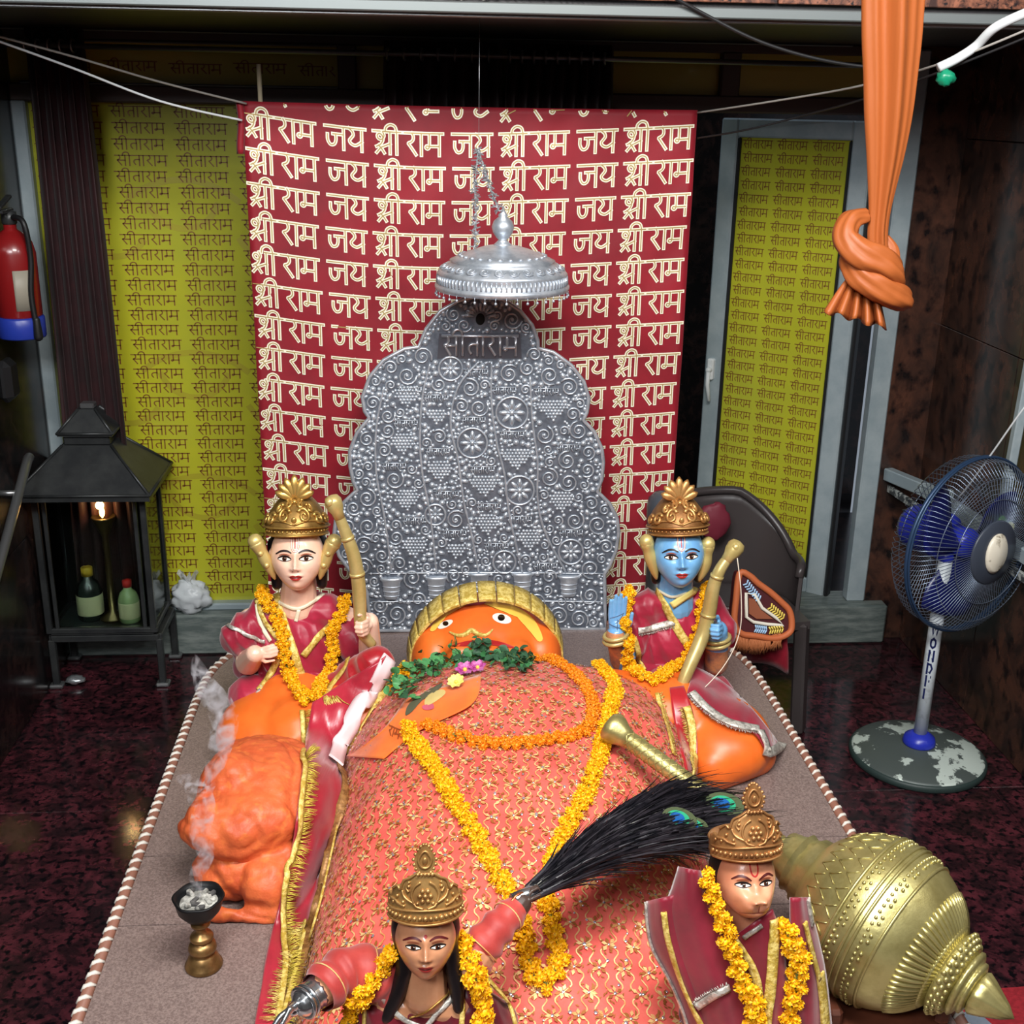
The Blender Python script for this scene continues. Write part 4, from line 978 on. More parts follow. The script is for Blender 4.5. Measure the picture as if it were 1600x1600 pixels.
def s_at(d):
    for i in range(200):
        if AL[i+1] >= d: return -1+2*(i+(d-AL[i])/(AL[i+1]-AL[i]))/200
    return 1
cell = .046; ncol = int(AL[-1]/cell); nrow = int(1.62/cell/.9)
for i in range(nrow):
    y = 1.38+i*cell*.92
    for j in range(ncol+1):
        d = (j+(.5 if i % 2 else 0))*cell
        if d > AL[-1]-.004 or y > 3.0: continue
        s = s_at(d); o = clothp(s, y); n = cn(s, y)
        tx = (clothp(s+.02, y)-clothp(s-.02, y)).normalized(); ty = n.cross(tx)
        a0 = rr.uniform(0, 6)
        for k in range(6):            # flower motif
            a = a0+k*PI/3; dr = tx*cos(a)+ty*sin(a); sd = tx*-sin(a)+ty*cos(a)
            c = o+dr*rr.uniform(.007, .012)+n*.0032; tgt = em if k % 3 else em2
            tgt.add([c-dr*.0062, c+sd*.0036+n*.001, c+dr*.0062, c-sd*.0036+n*.001], [(0, 1, 2, 3)])
        for q_ in range(2):
            c = o+n*.0042+(tx*rr.uniform(-1, 1)+ty*rr.uniform(-1, 1))*.02*q_; k_ = rr.uniform(.0022, .0042); em3.add([c+tx*k_, c+ty*k_, c-tx*k_, c-ty*k_, c+n*.002], [(0, 1, 4), (1, 2, 4), (2, 3, 4), (3, 0, 4)])
        for k in range(6):
            a = rr.uniform(0, 6.28); q = rr.uniform(.013, .021); c = o+(tx*cos(a)+ty*sin(a))*q+n*.0026; e_ = tx*cos(a+1)*.0045+ty*sin(a+1)*.0045; f_ = n.cross(e_)*.4
            em2.add([c-e_, c+f_, c+e_, c-f_], [(0, 1, 2, 3)])
        for sg in (-1, 1):            # wavy vines linking the motifs
            P = []
            for k in range(9):
                t = k/8; dd = d+sg*cell*.5*t+.010*sin(t*2*PI)*sg; yy = y+cell*.92*t
                ss = s_at(min(max(dd, 0), AL[-1]-.002)); 
                if yy > 3.0: break
                P.append((clothp(ss, yy), cn(ss, yy)))
            for (pa, na), (pb, nb) in zip(P, P[1:]):
                q = (pb-pa).cross(na); 
                if q.length < 1e-6: continue
                q = q.normalized()*.00125; em.add([pa-q+na*.002, pa+q+na*.002, pb+q+nb*.002, pb-q+nb*.002], [(0, 1, 2, 3)])
em.build('gold_embroidery', thread, CT, kind='stuff'); em2.build('rust_embroidery', dkgold, CT, kind='stuff'); em3.build('sequins', seqm, CT, kind='stuff')

dais_t = MB(); dais_t.add([V((-.68, .9, DZ)), V((1.04, .9, DZ)), V((1.04, 3.6, DZ)), V((-.68, 3.6, DZ))], [(0, 1, 2, 3)])
floor_t = MB(); floor_t.add([V((-1.4, .5, 0)), V((1.98, .5, 0)), V((1.98, 4.4, 0)), V((-1.4, 4.4, 0))], [(0, 1, 2, 3)])
base_t = bvh(body, wrap, cm_, dais_t)
def sheet(Lp, Rp, t, nu=14, nv=60, lift=.01, sm=4, wave=0, th=.004, keepmin=True):
    A = resample(cr_spline(Lp, 10), n=nv); B = resample(cr_spline(Rp, 10), n=nv); D = []
    for a, b in zip(A, B):
        r = []
        for j in range(nu):
            p = a.lerp(b, j/(nu-1)); h = cast(p.x, p.y, t); r.append([p.x, p.y, (h[0]-CAM).length-lift if h else None])
        D.append(r)
    for r in D:
        for j, q in enumerate(r):
            if q[2] is None: q[2] = next((D[i][j][2] for i in range(nv) if D[i][j][2]), 3)
    raw = [[q[2] for q in r] for r in D]
    for _ in range(sm):
        n2 = [[(D[max(i-1, 0)][j][2]+D[min(i+1, nv-1)][j][2]+D[i][max(j-1, 0)][2]+D[i][min(j+1, nu-1)][2]+2*D[i][j][2])/6 for j in range(nu)] for i in range(nv)]
        for i in range(nv):
            for j in range(nu): D[i][j][2] = min(n2[i][j], raw[i][j]+.001) if keepmin else n2[i][j]
    return [[CAM+ray(q[0], q[1]).normalized()*(q[2]+wave*noise.noise(V((q[0]*.05, q[1]*.016, 3)))) for q in r] for r in D]

# ================================================================ statues: shared builders
def gau(x, z, cx, cz, sx, sz): return math.exp(-((x-cx)/sx)**2-((z-cz)/sz)**2)
def head_mesh(mb, M, kind='human', nu=120, nv=96):
    vs = []
    for i in range(nv+1):
        t = PI*i/nv
        for j in range(nu):
            a = 2*PI*j/nu; x, y, z = sin(t)*cos(a), sin(t)*sin(a), cos(t); X, Y_, Z_ = x*.78, y*.88, z
            if z < 0: k = min(1, -z); X *= 1-(.27 if kind == 'human' else .17)*k**1.5; Y_ = Y_*(1-.12*k)-.20*k**1.6
            if y < 0:
                Y_ *= 1-.10*math.exp(-(X/.5)**2)*(1-abs(z)); g = lambda cx, cz, sx, sz: gau(X, Z_, cx, cz, sx, sz); d = 0
                ax = abs(X); h = lambda cx, cz, sx, sz: gau(ax, Z_, cx, cz, sx, sz)
                d += -.085*h(.29, .0, .17, .10)+.055*h(.29, -.01, .11, .06)+.03*h(.28, .17, .22, .06)+.04*h(.36, -.26, .2, .18)
                if kind == 'human':
                    d += .05*g(0, .12, .09, .12)+.10*g(0, -.05, .075, .12)+.17*g(0, -.2, .085, .1)+.15*g(0, -.29, .095, .06)+.08*h(.11, -.31, .055, .05)
                    d += .05*g(0, -.56, .27, .2)+.07*g(0, -.49, .17, .035)+.075*g(0, -.60, .13, .042)-.045*g(0, -.542, .2, .016)-.02*g(0, -.41, .03, .04)+.07*g(0, -.84, .16, .11)
                else:
                    d += .02*g(0, .1, .1, .12)+.12*g(0, -.12, .12, .14)+.27*math.exp(-(X/.52)**4-((Z_+.58)/.36)**4)+.15*g(0, -.36, .17, .10)+.12*h(.15, -.38, .075, .065)+.05*h(.22, -.55, .16, .14)
                    d += .05*h(.2, -.52, .13, .1)-.05*g(0, -.70, .30, .02)-.03*g(0, -.55, .025, .12)+.04*g(0, -.80, .2, .07)+.05*h(.4, -.2, .15, .15)
                Y_ -= d
            vs.append(M@V((X, Y_, Z_)))
    mb.add(vs, [(i*nu+j, (i+1)*nu+j, (i+1)*nu+(j+1) % nu, i*nu+(j+1) % nu) for i in range(nv) for j in range(nu)])
def head_M(c, s, pitch=0, yaw=0, roll=0): return Matrix.Translation(c) @ Matrix.Rotation(rad(yaw), 4, 'Z') @ Matrix.Rotation(rad(-pitch), 4, 'X') @ Matrix.Rotation(rad(roll), 4, 'Y') @ Matrix.Scale(s, 4)
def hand(mb, W, F, N_, s, side=1, curl=(50, 80, 60), thumb=.5, spread=.0):
    F = V(F).normalized(); N_ = V(N_); N_ = (N_-F*N_.dot(F)).normalized(); L = F.cross(N_)*side
    for k, (o, ln) in enumerate(((.155, .43), (.052, .47), (-.052, .44), (-.15, .36))):
        kn = W+L*(o*s)+F*(.46+.03*(k in (1, 2)))*s
        mb.cap(W+L*(o*.6*s), kn, .062*s, .06*s, 10)
        p = kn; a = 0; d0 = (F+L*(spread*o)).normalized()
        for q in range(3):
            a += rad(curl[q]); d = d0*cos(a)+N_*sin(a); e = p+d*ln*s*(.45, .32, .25)[q]
            mb.cap(p, e, (.058, .053, .048)[q]*s, (.053, .048, .04)[q]*s, 10); p = e
    mb.ball(W+F*.2*s+N_*.0*s, V((1, 1, 1))*.13*s, 12, 8)
    r0 = W+L*.13*s+F*.1*s; d1 = (L*.75+F*.7+N_*.25).normalized(); m1 = r0+d1*.24*s; d2 = (F*.9+N_*thumb+L*.1).normalized()
    mb.cap(r0, m1, .075*s, .06*s, 10); mb.cap(m1, m1+d2*.26*s, .058*s, .045*s, 10)
def fpt(M, t, x, z, off):
    o = M@V((x, -3, z)); d = (M.to_3x3()@V((0, 1, 0))).normalized(); h = t.ray_cast(o, d)
    return h[0]-d*off if h[0] is not None else M@V((x, -.8, z))
def fpoly(name, parent, M, t, poly, mt, off, n=3):
    P = [(p.x, p.y) for p in cr_spline(poly, n, True)]; c = (sum(p[0] for p in P)/len(P), sum(p[1] for p in P)/len(P)); m = MB()
    R = [[fpt(M, t, c[0]+(p[0]-c[0])*s, c[1]+(p[1]-c[1])*s, off) for p in P] for s in (.02, .35, .7, 1)]
    m.grid(R, closed=True); return m.build(name, mt, parent)
def fline(name, parent, M, t, pts, wd, mt, off, taper=True):
    P = cr_spline(pts, 6); k = len(P); rows = []
    for i, p in enumerate(P):
        d = (P[min(i+1, k-1)]-P[max(i-1, 0)]).normalized(); w_ = wd*(.25+.75*sin(PI*min(1, .12+.8*i/(k-1))) if taper else 1)/2
        rows.append([fpt(M, t, p.x-d.y*w_, p.y+d.x*w_, off), fpt(M, t, p.x, p.y, off), fpt(M, t, p.x+d.y*w_, p.y-d.x*w_, off)])
    return MB().grid(rows).build(name, mt, parent)
iris_m = mat('brown_iris', (74, 36, 20), .2, coat=.5); liner = mat('black_liner', (26, 16, 16), .4); lip_m = mat('lip_red', (176, 52, 48), .35); browm = mat('brow_black', (30, 20, 20), .5); lidm = mat('lid_rust', (170, 92, 62), .45)
def face(parent, M, t, s, lips=lip_m, brow=browm, look=0, lid=.6, tilak='u', monkey=False, down=0):
    e = .0009*s/.087
    for sx in (-1, 1):
        ec = .31; up = lambda u: .088*sin(PI*u)**.8; lo = lambda u: .05*sin(PI*u); xs = [ec*sx+sx*(-.2+.4*u) for u in [i/8 for i in range(9)]]
        top = [(xs[i], -.005+up(i/8)*(.9-.5*down)+.012*(i/8)) for i in range(9)]; bot = [(xs[i], -.02-lo(i/8)+.012*(i/8)) for i in range(9)]
        fpoly('eye', parent, M, t, top+bot[::-1][1:-1], white_e, e, 1)
        cx, cz = ec*sx+.02*look, .008-.01*lid-.032*down
        fpoly('iris', parent, M, t, [(cx+.068*cos(a), max(-.06, min(.066-.05*down, cz+.068*sin(a)))) for a in [2*PI*i/12 for i in range(12)]], iris_m, e*1.6, 1)
        fpoly('pupil', parent, M, t, [(cx+.034*cos(a), min(.06-.05*down, cz+.034*sin(a))) for a in [2*PI*i/10 for i in range(10)]], dark_e, e*2.2, 1)
        fpoly('glint', parent, M, t, [(cx+.02+.011*cos(a), cz+.025+.011*sin(a)) for a in [2*PI*i/6 for i in range(6)]], white_e, e*2.8, 1)
        fline('eyelid_line', parent, M, t, top, .055, liner, e*2.2); fline('lower_line', parent, M, t, bot, .02, liner, e*2)
        fline('lid_fold', parent, M, t, [(p[0], p[1]+.055+.03*down) for p in top[1:-1]], .035+.03*down, lidm, e*1.2)
        fline('eyebrow', parent, M, t, [(sx*.1, .17 if not monkey else .10), (sx*.24, .235 if not monkey else .2), (sx*.4, .225), (sx*.57, .13)], .062, brow, e*1.2)
    if not monkey:
        fpoly('upper_lip', parent, M, t, [(-.2, -.528), (-.08, -.475), (0, -.49), (.08, -.475), (.2, -.528), (.08, -.54), (0, -.545), (-.08, -.54)], lips, e, 2)
        fpoly('lower_lip', parent, M, t, [(-.18, -.54), (-.08, -.552), (0, -.556), (.08, -.552), (.18, -.54), (.1, -.615), (0, -.64), (-.1, -.615)], lips, e, 2)
        fline('mouth_line', parent, M, t, [(-.22, -.525), (-.1, -.545), (0, -.55), (.1, -.545), (.22, -.525)], .018, liner, e*2)
        for sx in (-1, 1): fpoly('nostril', parent, M, t, [(sx*.075+.025*cos(a), -.365+.014*sin(a)) for a in [2*PI*i/8 for i in range(8)]], liner, e*.8, 1)
    else:
        fline('mouth_line', parent, M, t, [(-.40, -.74), (-.22, -.70), (0, -.69), (.22, -.70), (.40, -.74)], .025, lips, e*1.5)
        fline('mouth_line', parent, M, t, [(0, -.47), (0, -.68)], .022, lips, e*1.5)
        for sx in (-1, 1): fpoly('nostril', parent, M, t, [(sx*.1+.04*cos(a), -.43+.018*sin(a)) for a in [2*PI*i/8 for i in range(8)]], lips, e, 1)
    if tilak == 'u':
        for w_, mt, o in ((.052, redp, e*1.2), (.026, mat('tilak_cream', (238, 214, 196), .5), e*2)) if not monkey else ((.04, redp, e*1.2),):
            fline('forehead_mark', parent, M, t, [(-.1, .66), (-.1, .4), (-.07, .26), (0, .21), (.07, .26), (.1, .4), (.1, .66)], w_, mt, o, False)
        if not monkey: fline('forehead_mark', parent, M, t, [(0, .66), (0, .3)], .035, redp, e*1.2, False)
    elif tilak == 'dot': fpoly('forehead_mark', parent, M, t, [(.045*cos(a), .28+.045*sin(a)) for a in [2*PI*i/10 for i in range(10)]], redp, e*1.3, 1)
def crown(parent, M, style, mt, mt2=None):
    prof = [(0, .90), (.07, .95), (.12, .93), (.2, .92), (.27, .98), (.32, .97), (.5, .92), (.72, .80), (.95, .62), (1.14, .44), (1.26, .22), (1.29, .01)] if style == 'A' else [(-.02, .93), (.04, .97), (.1, .95), (.3, .95), (.36, .98), (.42, .94), (.46, .84), (.50, .6), (.53, .3), (.54, .01)]
    def RH(h):
        for (a, b), (c, d) in zip(prof, prof[1:]):
            if h <= c: return b+(d-b)*max(0, (h-a))/(c-a)
        return .02
    Z0 = .62 if style == 'A' else .68; XS, YS = .95, 1.02
    def cmap(th, h, o=0): r = RH(h)+o; return M@V((r*XS*sin(th), -r*YS*cos(th)+.02, Z0+h-(.06*cos(th) if style == 'B' and h < .5 else 0)))
    m = MB()
    m.grid([[cmap(2*PI*j/56, h) for j in range(56)] for h, _ in prof], closed=True); m.add([cmap(2*PI*j/56, prof[0][0]) for j in range(56)], [tuple(range(56))])
    k = M.to_scale().x
    if style == 'B':                      # tall front plate with shoulders
        ol = [(-1.5, .1), (-1.45, .52), (-1.25, .62), (-1.1, .56), (-1.0, .80), (-.82, .90), (-.7, .84), (-.6, 1.06), (-.4, 1.16), (-.24, 1.26), (-.12, 1.30), (.12, 1.30), (.24, 1.26), (.4, 1.16), (.6, 1.06), (.7, .84), (.82, .90), (1.0, .80), (1.1, .56), (1.25, .62), (1.45, .52), (1.5, .1)]
        def pm(th, h, o): r = .98-.06*max(0, h-.4)+o; return M@V((r*XS*sin(th), -r*YS*cos(th)+.02, Z0+h-.06*cos(th)*(h < .5)))
        rows = []; 
        for i in range(9):
            v = i/8; r = []
            for j in range(61):
                th = -1.5+3.0*j/60
                for (a, b), (c, d) in zip(ol, ol[1:]):
                    if a <= th <= c and c > a: top = b+(d-b)*(th-a)/(c-a); break
                r.append(pm(th, -.02+(top+.02)*v, .03))
            rows.append(r)
        m.shell(rows, .05*k)
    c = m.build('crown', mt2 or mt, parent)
    rl_ = MB(); R2 = random.Random(2)
    if style == 'A':
        for h in (.05, .27): rl_.tube([cmap(2*PI*j/48, h, .02) for j in range(48)], .028*k, 6, closed=True)
        for j in range(22): th = -1.6+3.2*j/21; rl_.ball(cmap(th, .16, .01), .035*k, 8, 6)
        for th0, h0, r_, hd in ((-.34, .62, .22, 1), (.34, .62, .22, -1), (-.85, .52, .18, 1), (.85, .52, .18, -1), (-1.25, .5, .14, 1), (1.25, .5, .14, -1), (-.28, .95, .15, -1), (.28, .95, .15, 1), (-.62, .82, .13, 1), (.62, .82, .13, -1)):
            rl_.tube([cmap(th0+hd*r_*(1-t*.8)*cos(t*9+.5), h0+r_*(1-t*.8)*sin(t*9+.5), .035) for t in [i/22 for i in range(23)]], [.06*k*(1-.4*i/22) for i in range(23)], 6)
        rl_.ball(cmap(0, .5, .02), (.08*k, .05*k, .1*k), 10, 8); rl_.ball(cmap(0, 1.0, .03), .08*k, 10, 8)
        for s_ in (-1, 1): rl_.tube([cmap(s_*t*1.1, .36+.12*sin(t*PI), .02) for t in [i/10 for i in range(11)]], .03*k, 6)
        fan = MB()
        for q in range(7):
            a = rad(-66+22*q); L = .74-.14*abs(q-3)/3; b0 = V((0, -.50, Z0+1.05)); d = V((sin(a), -.05, cos(a))); sd = V((cos(a), 0, -sin(a)))
            P = [M@(b0+d*(L*t)+V((0, -.03*sin(t*3), 0))) for t in (0, .3, .6, .85, 1)]
            fan.tube(P, [.05*k, .08*k, .125*k, .1*k, .02*k], 8, flat=.5, up=(M.to_3x3()@V((0, 1, 0))).normalized())
        fan.build('fan_finial', mt, c)
    else:
        def pm2(th, h, o=.05): return pm(th, h, o)
        for h in (.02, .33): rl_.tube([pm2(-1.35+2.7*j/40, h+.05*cos((-1.35+2.7*j/40)*2.2)*(h > .1)) for j in range(41)], .032*k, 6)
        for j in range(19): th = -1.26+2.52*j/18; rl_.ball(pm2(th, .18), .05*k*(1 if j % 3 else 1.3), 8, 6)
        for q in range(6): a = 2*PI*q/6; rl_.ball(pm2(.14*cos(a), .68+.14*sin(a), .05), .06*k, 8, 6)
        rl_.ball(pm2(0, .68, .06), .06*k, 8, 6)
        for s_ in (-1, 1):
            for pts in ([(.05, .42), (.3, .5), (.55, .62), (.64, .78)], [(.3, .5), (.36, .7), (.28, .9), (.12, 1.02)], [(.55, .45), (.85, .5), (1.1, .52)], [(.42, 1.02), (.52, .88), (.44, .76)], [(1.0, .76), (.82, .86), (.7, .80), (.6, 1.02), (.4, 1.12), (.24, 1.22), (.12, 1.26)]):
                rl_.tube([pm2(s_*p.x, p.y) for p in cr_spline(pts, 5)], .034*k, 6)
            for p in ((.6, .5), (.8, .62), (.95, .48), (.44, .9), (.2, .5), (1.15, .48)): rl_.ball(pm2(s_*p[0], p[1]), .045*k, 8, 6)
        fb = V((0, -.93, Z0+1.26)); tdr = lambda a, s_: V((sin(a)*.26*s_*(1-.35*max(0, cos(a))), 0, .32+cos(a)*.34*s_))
        f_ = MB(); f_.prism([(2*PI*i/24, 1) for i in range(24)], lambda a, s_: M@(fb+tdr(a, s_)+V((0, -.05, 0))), lambda a, s_: M@(fb+tdr(a, s_)+V((0, .06, 0))))
        f_.tube([M@(fb+tdr(2*PI*i/24, .62)+V((0, -.06, 0))) for i in range(24)], .035*k, 6, closed=True); f_.ball(M@(fb+V((0, -.06, .28))), (.07*k, .05*k, .11*k), 10, 8)
        for i in range(18): f_.ball(M@(fb+tdr(2*PI*(i+.5)/18, 1.08)+V((0, -.01, 0))), .05*k, 8, 6)
        for i in range(5): f_.ball(M@(fb+V(((i-2)*.09, -.05, -.05))), .05*k, 8, 6)
        f_.build('teardrop_finial', mt, c)
    rl_.build('crown_relief', mt, c, kind='stuff'); return c

MAR = {}
marA = mat('maroon_rose_satin', (164, 28, 58), .42, sheen=.4, spec=.45, col2=(136, 16, 42), scale=5, bump=.2, bscale=26)
marB = mat('deep_maroon_cloth', (122, 16, 34), .45, sheen=.3, col2=(96, 8, 24), scale=5, bump=.12, bscale=26)
scar = mat('scarlet_satin', (176, 28, 38), .3, sheen=.3, spec=.7, col2=(150, 16, 28), scale=4, bump=.1, bscale=18)
silvertrim = mat('silver_lace', (214, 210, 200), .4, .4, col2=(160, 154, 146), scale=80, mix=(.44, .58), bump=.4, bscale=200)
cream_trim = mat('cream_trim', (232, 224, 196), .5)
hair_m = mat('black_hair', (18, 15, 18), .35)
brass = mat('pale_brass', (204, 184, 122), .34, .4, col2=(186, 164, 100), scale=12)
crown_gold = mat('crown_gold', (204, 166, 92), .32, .7, col2=(160, 118, 56), scale=20, mix=(.4, .65)); crown_bronze = mat('crown_bronze', (190, 148, 90), .36, .6, col2=(150, 108, 62), scale=20, mix=(.4, .65))
def px_t(n, d): return n*d/FPX
def folds(a, sc, st=(1, 1, .35)): return lambda p: a*(1-2.4*abs(noise.noise(V((p.x*sc*1.3+p.z*sc*.5, p.y*sc*.6, p.z*sc*.45)))))*.55+a*.5*noise.noise(V((p.x*sc*.8+3, p.y*sc*.8, p.z*sc*.4)))
def trim(name, parent, pts, t, wd, mt, lift=.001, fr=0, side=1, th=.002, frm=None):
    P, N = drape(pts, t, .006, 2)
    if len(P) < 3: return
    m = MB(); band(m, [p+n*lift for p, n in zip(P, N)], N, wd, th); o = m.build(name, mt, parent)
    if fr:
        f = MB(); s_ = [(P[min(i+1, len(P)-1)]-P[max(i-1, 0)]).normalized().cross(N[i])*wd*.5*side for i in range(len(P))]
        Q = []; NN = []
        for i in range(len(P)-1):
            for q in range(3): Q.append((P[i]+s_[i]).lerp(P[i+1]+s_[i+1], q/3)); NN.append(N[i])
        fringe(f, Q, NN, fr, side, 1, th=.0009); f.build('fringe', frm or mt, o, kind='stuff')
    return o

# ---------------------------------------------------------------- left archer
D1 = 3.1
T1 = thing('seated_archer_statue', 'fair-faced crowned statue seated at the left, in maroon satin', 'statue', PY(460, 1130, 2.88))
hc = PY(465, 868, 2.88); hs = .088; HM1 = head_M(hc, hs, 14, 1, 0)
m = MB(); head_mesh(m, HM1)
nb = PY(466, 950, 2.92); m.cap(hc+V((0, .03, -.045)), nb, .044, .05)
m.ball(PY(462, 1010, 2.93), (.115, .075, .11), 24, 16); m.ball(PY(462, 1075, 2.92), (.105, .085, .1), 24, 16)
sR, eR, wR = PY(395, 975, 2.93), PY(388, 1035, 2.87), PY(398, 1022, 2.80)
m.chain((sR, .045), (eR, .034), (wR, .024)); hand(m, wR, (.9, -.1, .2), (.2, 1, -.2), .085, -1, (35, 75, 60))
sL, eL, wL = PY(538, 972, 2.93), PY(578, 1030, 2.88), PY(577, 972, 2.825)
m.chain((sL, .045), (eL, .034), (wL, .025)); hand(m, wL, (-.12, -1, .12), (-1, .1, 0), .102, -1, (25, 80, 65))
for sx in (-1, 1): m.ball(HM1@V((sx*.73, .05, -.05)), (.012, .02, .026), 10, 8)
fair = mat('fair_painted_skin', (238, 200, 178), .32, spec=.5, coat=.25, sss=.1, col2=(232, 186, 160), scale=9)
b1 = fuse(m, .0026, 1); b1.build('body', fair, T1); t1 = bvh(b1)
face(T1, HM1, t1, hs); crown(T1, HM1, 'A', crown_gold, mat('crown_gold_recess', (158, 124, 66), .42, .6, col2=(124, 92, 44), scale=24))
m = MB(); m.ball(HM1@V((0, .36, .14)), (.076, .066, .09), 28, 18); m.cap(HM1@V((-.66, .3, .3)), HM1@V((-.66, .4, -.9)), .022, .014); m.cap(HM1@V((.66, .3, .3)), HM1@V((.66, .4, -.9)), .022, .014)
m.build('hair', hair_m, T1)
for pts in ([(399, 846), (408, 862), (420, 885), (430, 905)], [(522, 846), (513, 862), (505, 885), (500, 905)]):
    m = MB(); P = cr_spline([PY(x, y, 2.86) for x, y in pts], 5); m.tube(P, [.017, .021, .021, .019, .018, .016, .016, .017, .017, .016, .015, .013, .010, .008, .005, .003][:len(P)]); m.ball(P[0], .02, 12, 8)
    for q in (5, 9): m.ball(P[q]+V((0, -.013, 0)), .008, 8, 6)
    m.build('ear_ornament', mat('ear_gold', (206, 184, 116), .38, .45), T1)
m = MB(); m.ball(PY(462, 1012, 2.925), (.128, .088, .118), 26, 18); m.ball(PY(462, 1070, 2.91), (.12, .1, .1), 26, 18); m.cap(PY(415, 962, 2.93), PY(512, 958, 2.93), .05, .05)
m.cap(PY(405, 970, 2.93), PY(376, 992, 2.89), .046, .05); m.cap(PY(530, 968, 2.93), PY(552, 1002, 2.9), .044, .046); m.cap(PY(380, 1000, 2.9), PY(385, 1045, 2.93), .035, .03)
m.ball(PY(405, 1085, 2.86), (.075, .07, .05), 20, 14); m.ball(PY(470, 1112, 2.83), (.11, .07, .045), 20, 14); m.cap(PY(365, 1140, 2.86), PY(400, 1095, 2.86), .03, .045); m.cap(PY(352, 1152, 2.84), PY(395, 1130, 2.86), .016, .03)
r1 = fuse(m, .0042, 3, fn=folds(.014, 20)); r1.build('robe', marA, T1); tr1 = bvh(r1, b1)
m = MB(); m.chain((PY(500, 1120, 2.86), .055), (PY(545, 1075, 2.82), .06), (PY(586, 1038, 2.78), .045)); m.cap(PY(586, 1036, 2.78), PY(560, 1110, 2.80), .042, .05); m.cap(PY(535, 1120, 2.8), PY(505, 1150, 2.8), .05, .03)
k1 = fuse(m, .0045, 3, fn=folds(.012, 17)); k1.build('knee_cloth', scar, T1); tk1 = bvh(r1, b1, k1, body, cm_)
for pts in ([(420, 928), (440, 943), (466, 951), (495, 936), (522, 914)], [(467, 952), (462, 972)]): trim('collar_trim', T1, pts, tr1, .010, cream_trim)
trim('gold_sash', T1, [(428, 920), (442, 960), (458, 1015), (472, 1060), (480, 1090)], tr1, .021, goldtrim, .003)
trim('gold_sash', T1, [(524, 968), (497, 995), (474, 1024)], tr1, .018, goldtrim, .003)
trim('gold_sash', T1, [(402, 938), (412, 965), (428, 990), (443, 1002)], tr1, .014, goldtrim, .003); trim('gold_sash', T1, [(443, 1002), (432, 1035), (414, 1068), (404, 1080)], tr1, .018, goldtrim, .004)
trim('sash_fringe_end', T1, [(402, 1080), (425, 1092), (457, 1094)], tr1, .016, silvertrim, .005, fr=.016, side=-1)
trim('white_stole_edge', T1, [(402, 945), (408, 975), (424, 1002)], tr1, .012, cream_trim, .002)
trim('sleeve_trim', T1, [(356, 977), (384, 991), (414, 1003)], tr1, .010, silvertrim, .003); trim('hem_trim', T1, [(350, 1145), (370, 1120), (405, 1098)], tr1, .012, silvertrim, .003); trim('hem_trim', T1, [(375, 1150), (385, 1125), (420, 1098)], tr1, .010, silvertrim, .003)
trim('gold_hem', T1, [(545, 1030), (540, 1045), (520, 1070), (508, 1092)], tk1, .014, goldtrim, .004)
m = MB(); rr = random.Random(4); o = PY(518, 1105, 2.76)
for k in range(70): a = PY(505+rr.uniform(0, 22), 1092+rr.uniform(-6, 8), 2.69); e_ = a+V((rr.uniform(-.0, .035), -.012, rr.uniform(-.05, -.02))); m.tube([a, (a+e_)/2+V((0, -.006, 0)), e_], [.0014, .0014, .0008], 4)
m.build('gold_tassel', goldtrim, T1, kind='stuff')
# bow of the left archer
def bow(name, label, pts, y, r, mt, knob):
    P = cr_spline([PY(a, b, y+c) for a, b, c in pts], 6); n = len(P)
    T = thing(name, label, 'bow', P[-1]); m = MB(); R = [r*(.75+.35*sin(PI*i/(n-1))) for i in range(n)]; m.tube(P, R, 14); m.build('bow_limb', mt, T)
    d = (P[0]-P[2]).normalized(); m = MB(); m.tube([P[0]-d*.02, P[0], P[0]+d*.012, P[0]+d*.03, P[0]+d*.042, P[0]+d*.046], [r*.8, r*.95, r*1.25, r*1.35, r*1.0, r*.2], 14); m.ball(P[0]+d*.032+V((-.006, -.012, 0)), r*.75, 12, 8); m.build('bow_tip', mt, T)
    for q in (n//5, n//2-2): m = MB(); m.tube([P[q]-(P[q+1]-P[q]).normalized()*.004, P[q]+(P[q+1]-P[q]).normalized()*.004], R[q]*1.12, 14); m.build('bow_ring', mt, T)
    return T
bow('golden_bow', 'golden bow held by the fair-faced statue at the left', [(527, 800, .0), (541, 835, .0), (553, 870, 0), (560, 910, 0), (562, 945, 0), (565, 985, .0), (582, 1008, .01)], 2.802, .0165, brass, 1)

# ---------------------------------------------------------------- right archer (blue)
T2 = thing('blue_archer_statue', 'blue-faced crowned statue with one palm raised, seated at the right', 'statue', PY(1060, 1120, 2.93))
hc = PY(1060, 866, 2.93); HM2 = head_M(hc, hs, 14, -5, -3)
m = MB(); head_mesh(m, HM2); nb = PY(1055, 945, 2.97); m.cap(hc+V((0, .03, -.045)), nb, .046, .052)
m.ball(PY(1052, 1000, 2.99), (.115, .075, .115), 24, 16); m.ball(PY(1050, 1070, 2.98), (.11, .09, .1), 24, 16)
sR, eR, wR = PY(992, 970, 2.98), PY(972, 1030, 2.92), PY(962, 992, 2.86)
m.chain((sR, .045), (eR, .034), (wR, .026)); hand(m, wR+V((0, 0, .004)), (.02, .05, 1), (0, -1, .05), .118, 1, (4, 6, 5), .1, .3)
sL, eL, wL = PY(1112, 965, 2.99), PY(1118, 1035, 2.93), PY(1121, 985, 2.87)
m.chain((sL, .045), (eL, .036), (wL, .028)); hand(m, wL+V((0, 0, .012)), (-.12, -1, .2), (-1, .1, 0), .108, -1, (25, 80, 65))
bskin = mat('blue_painted_skin', (120, 178, 222), .3, spec=.5, coat=.3, col2=(106, 160, 208), scale=9)
b2 = fuse(m, .0026, 1)
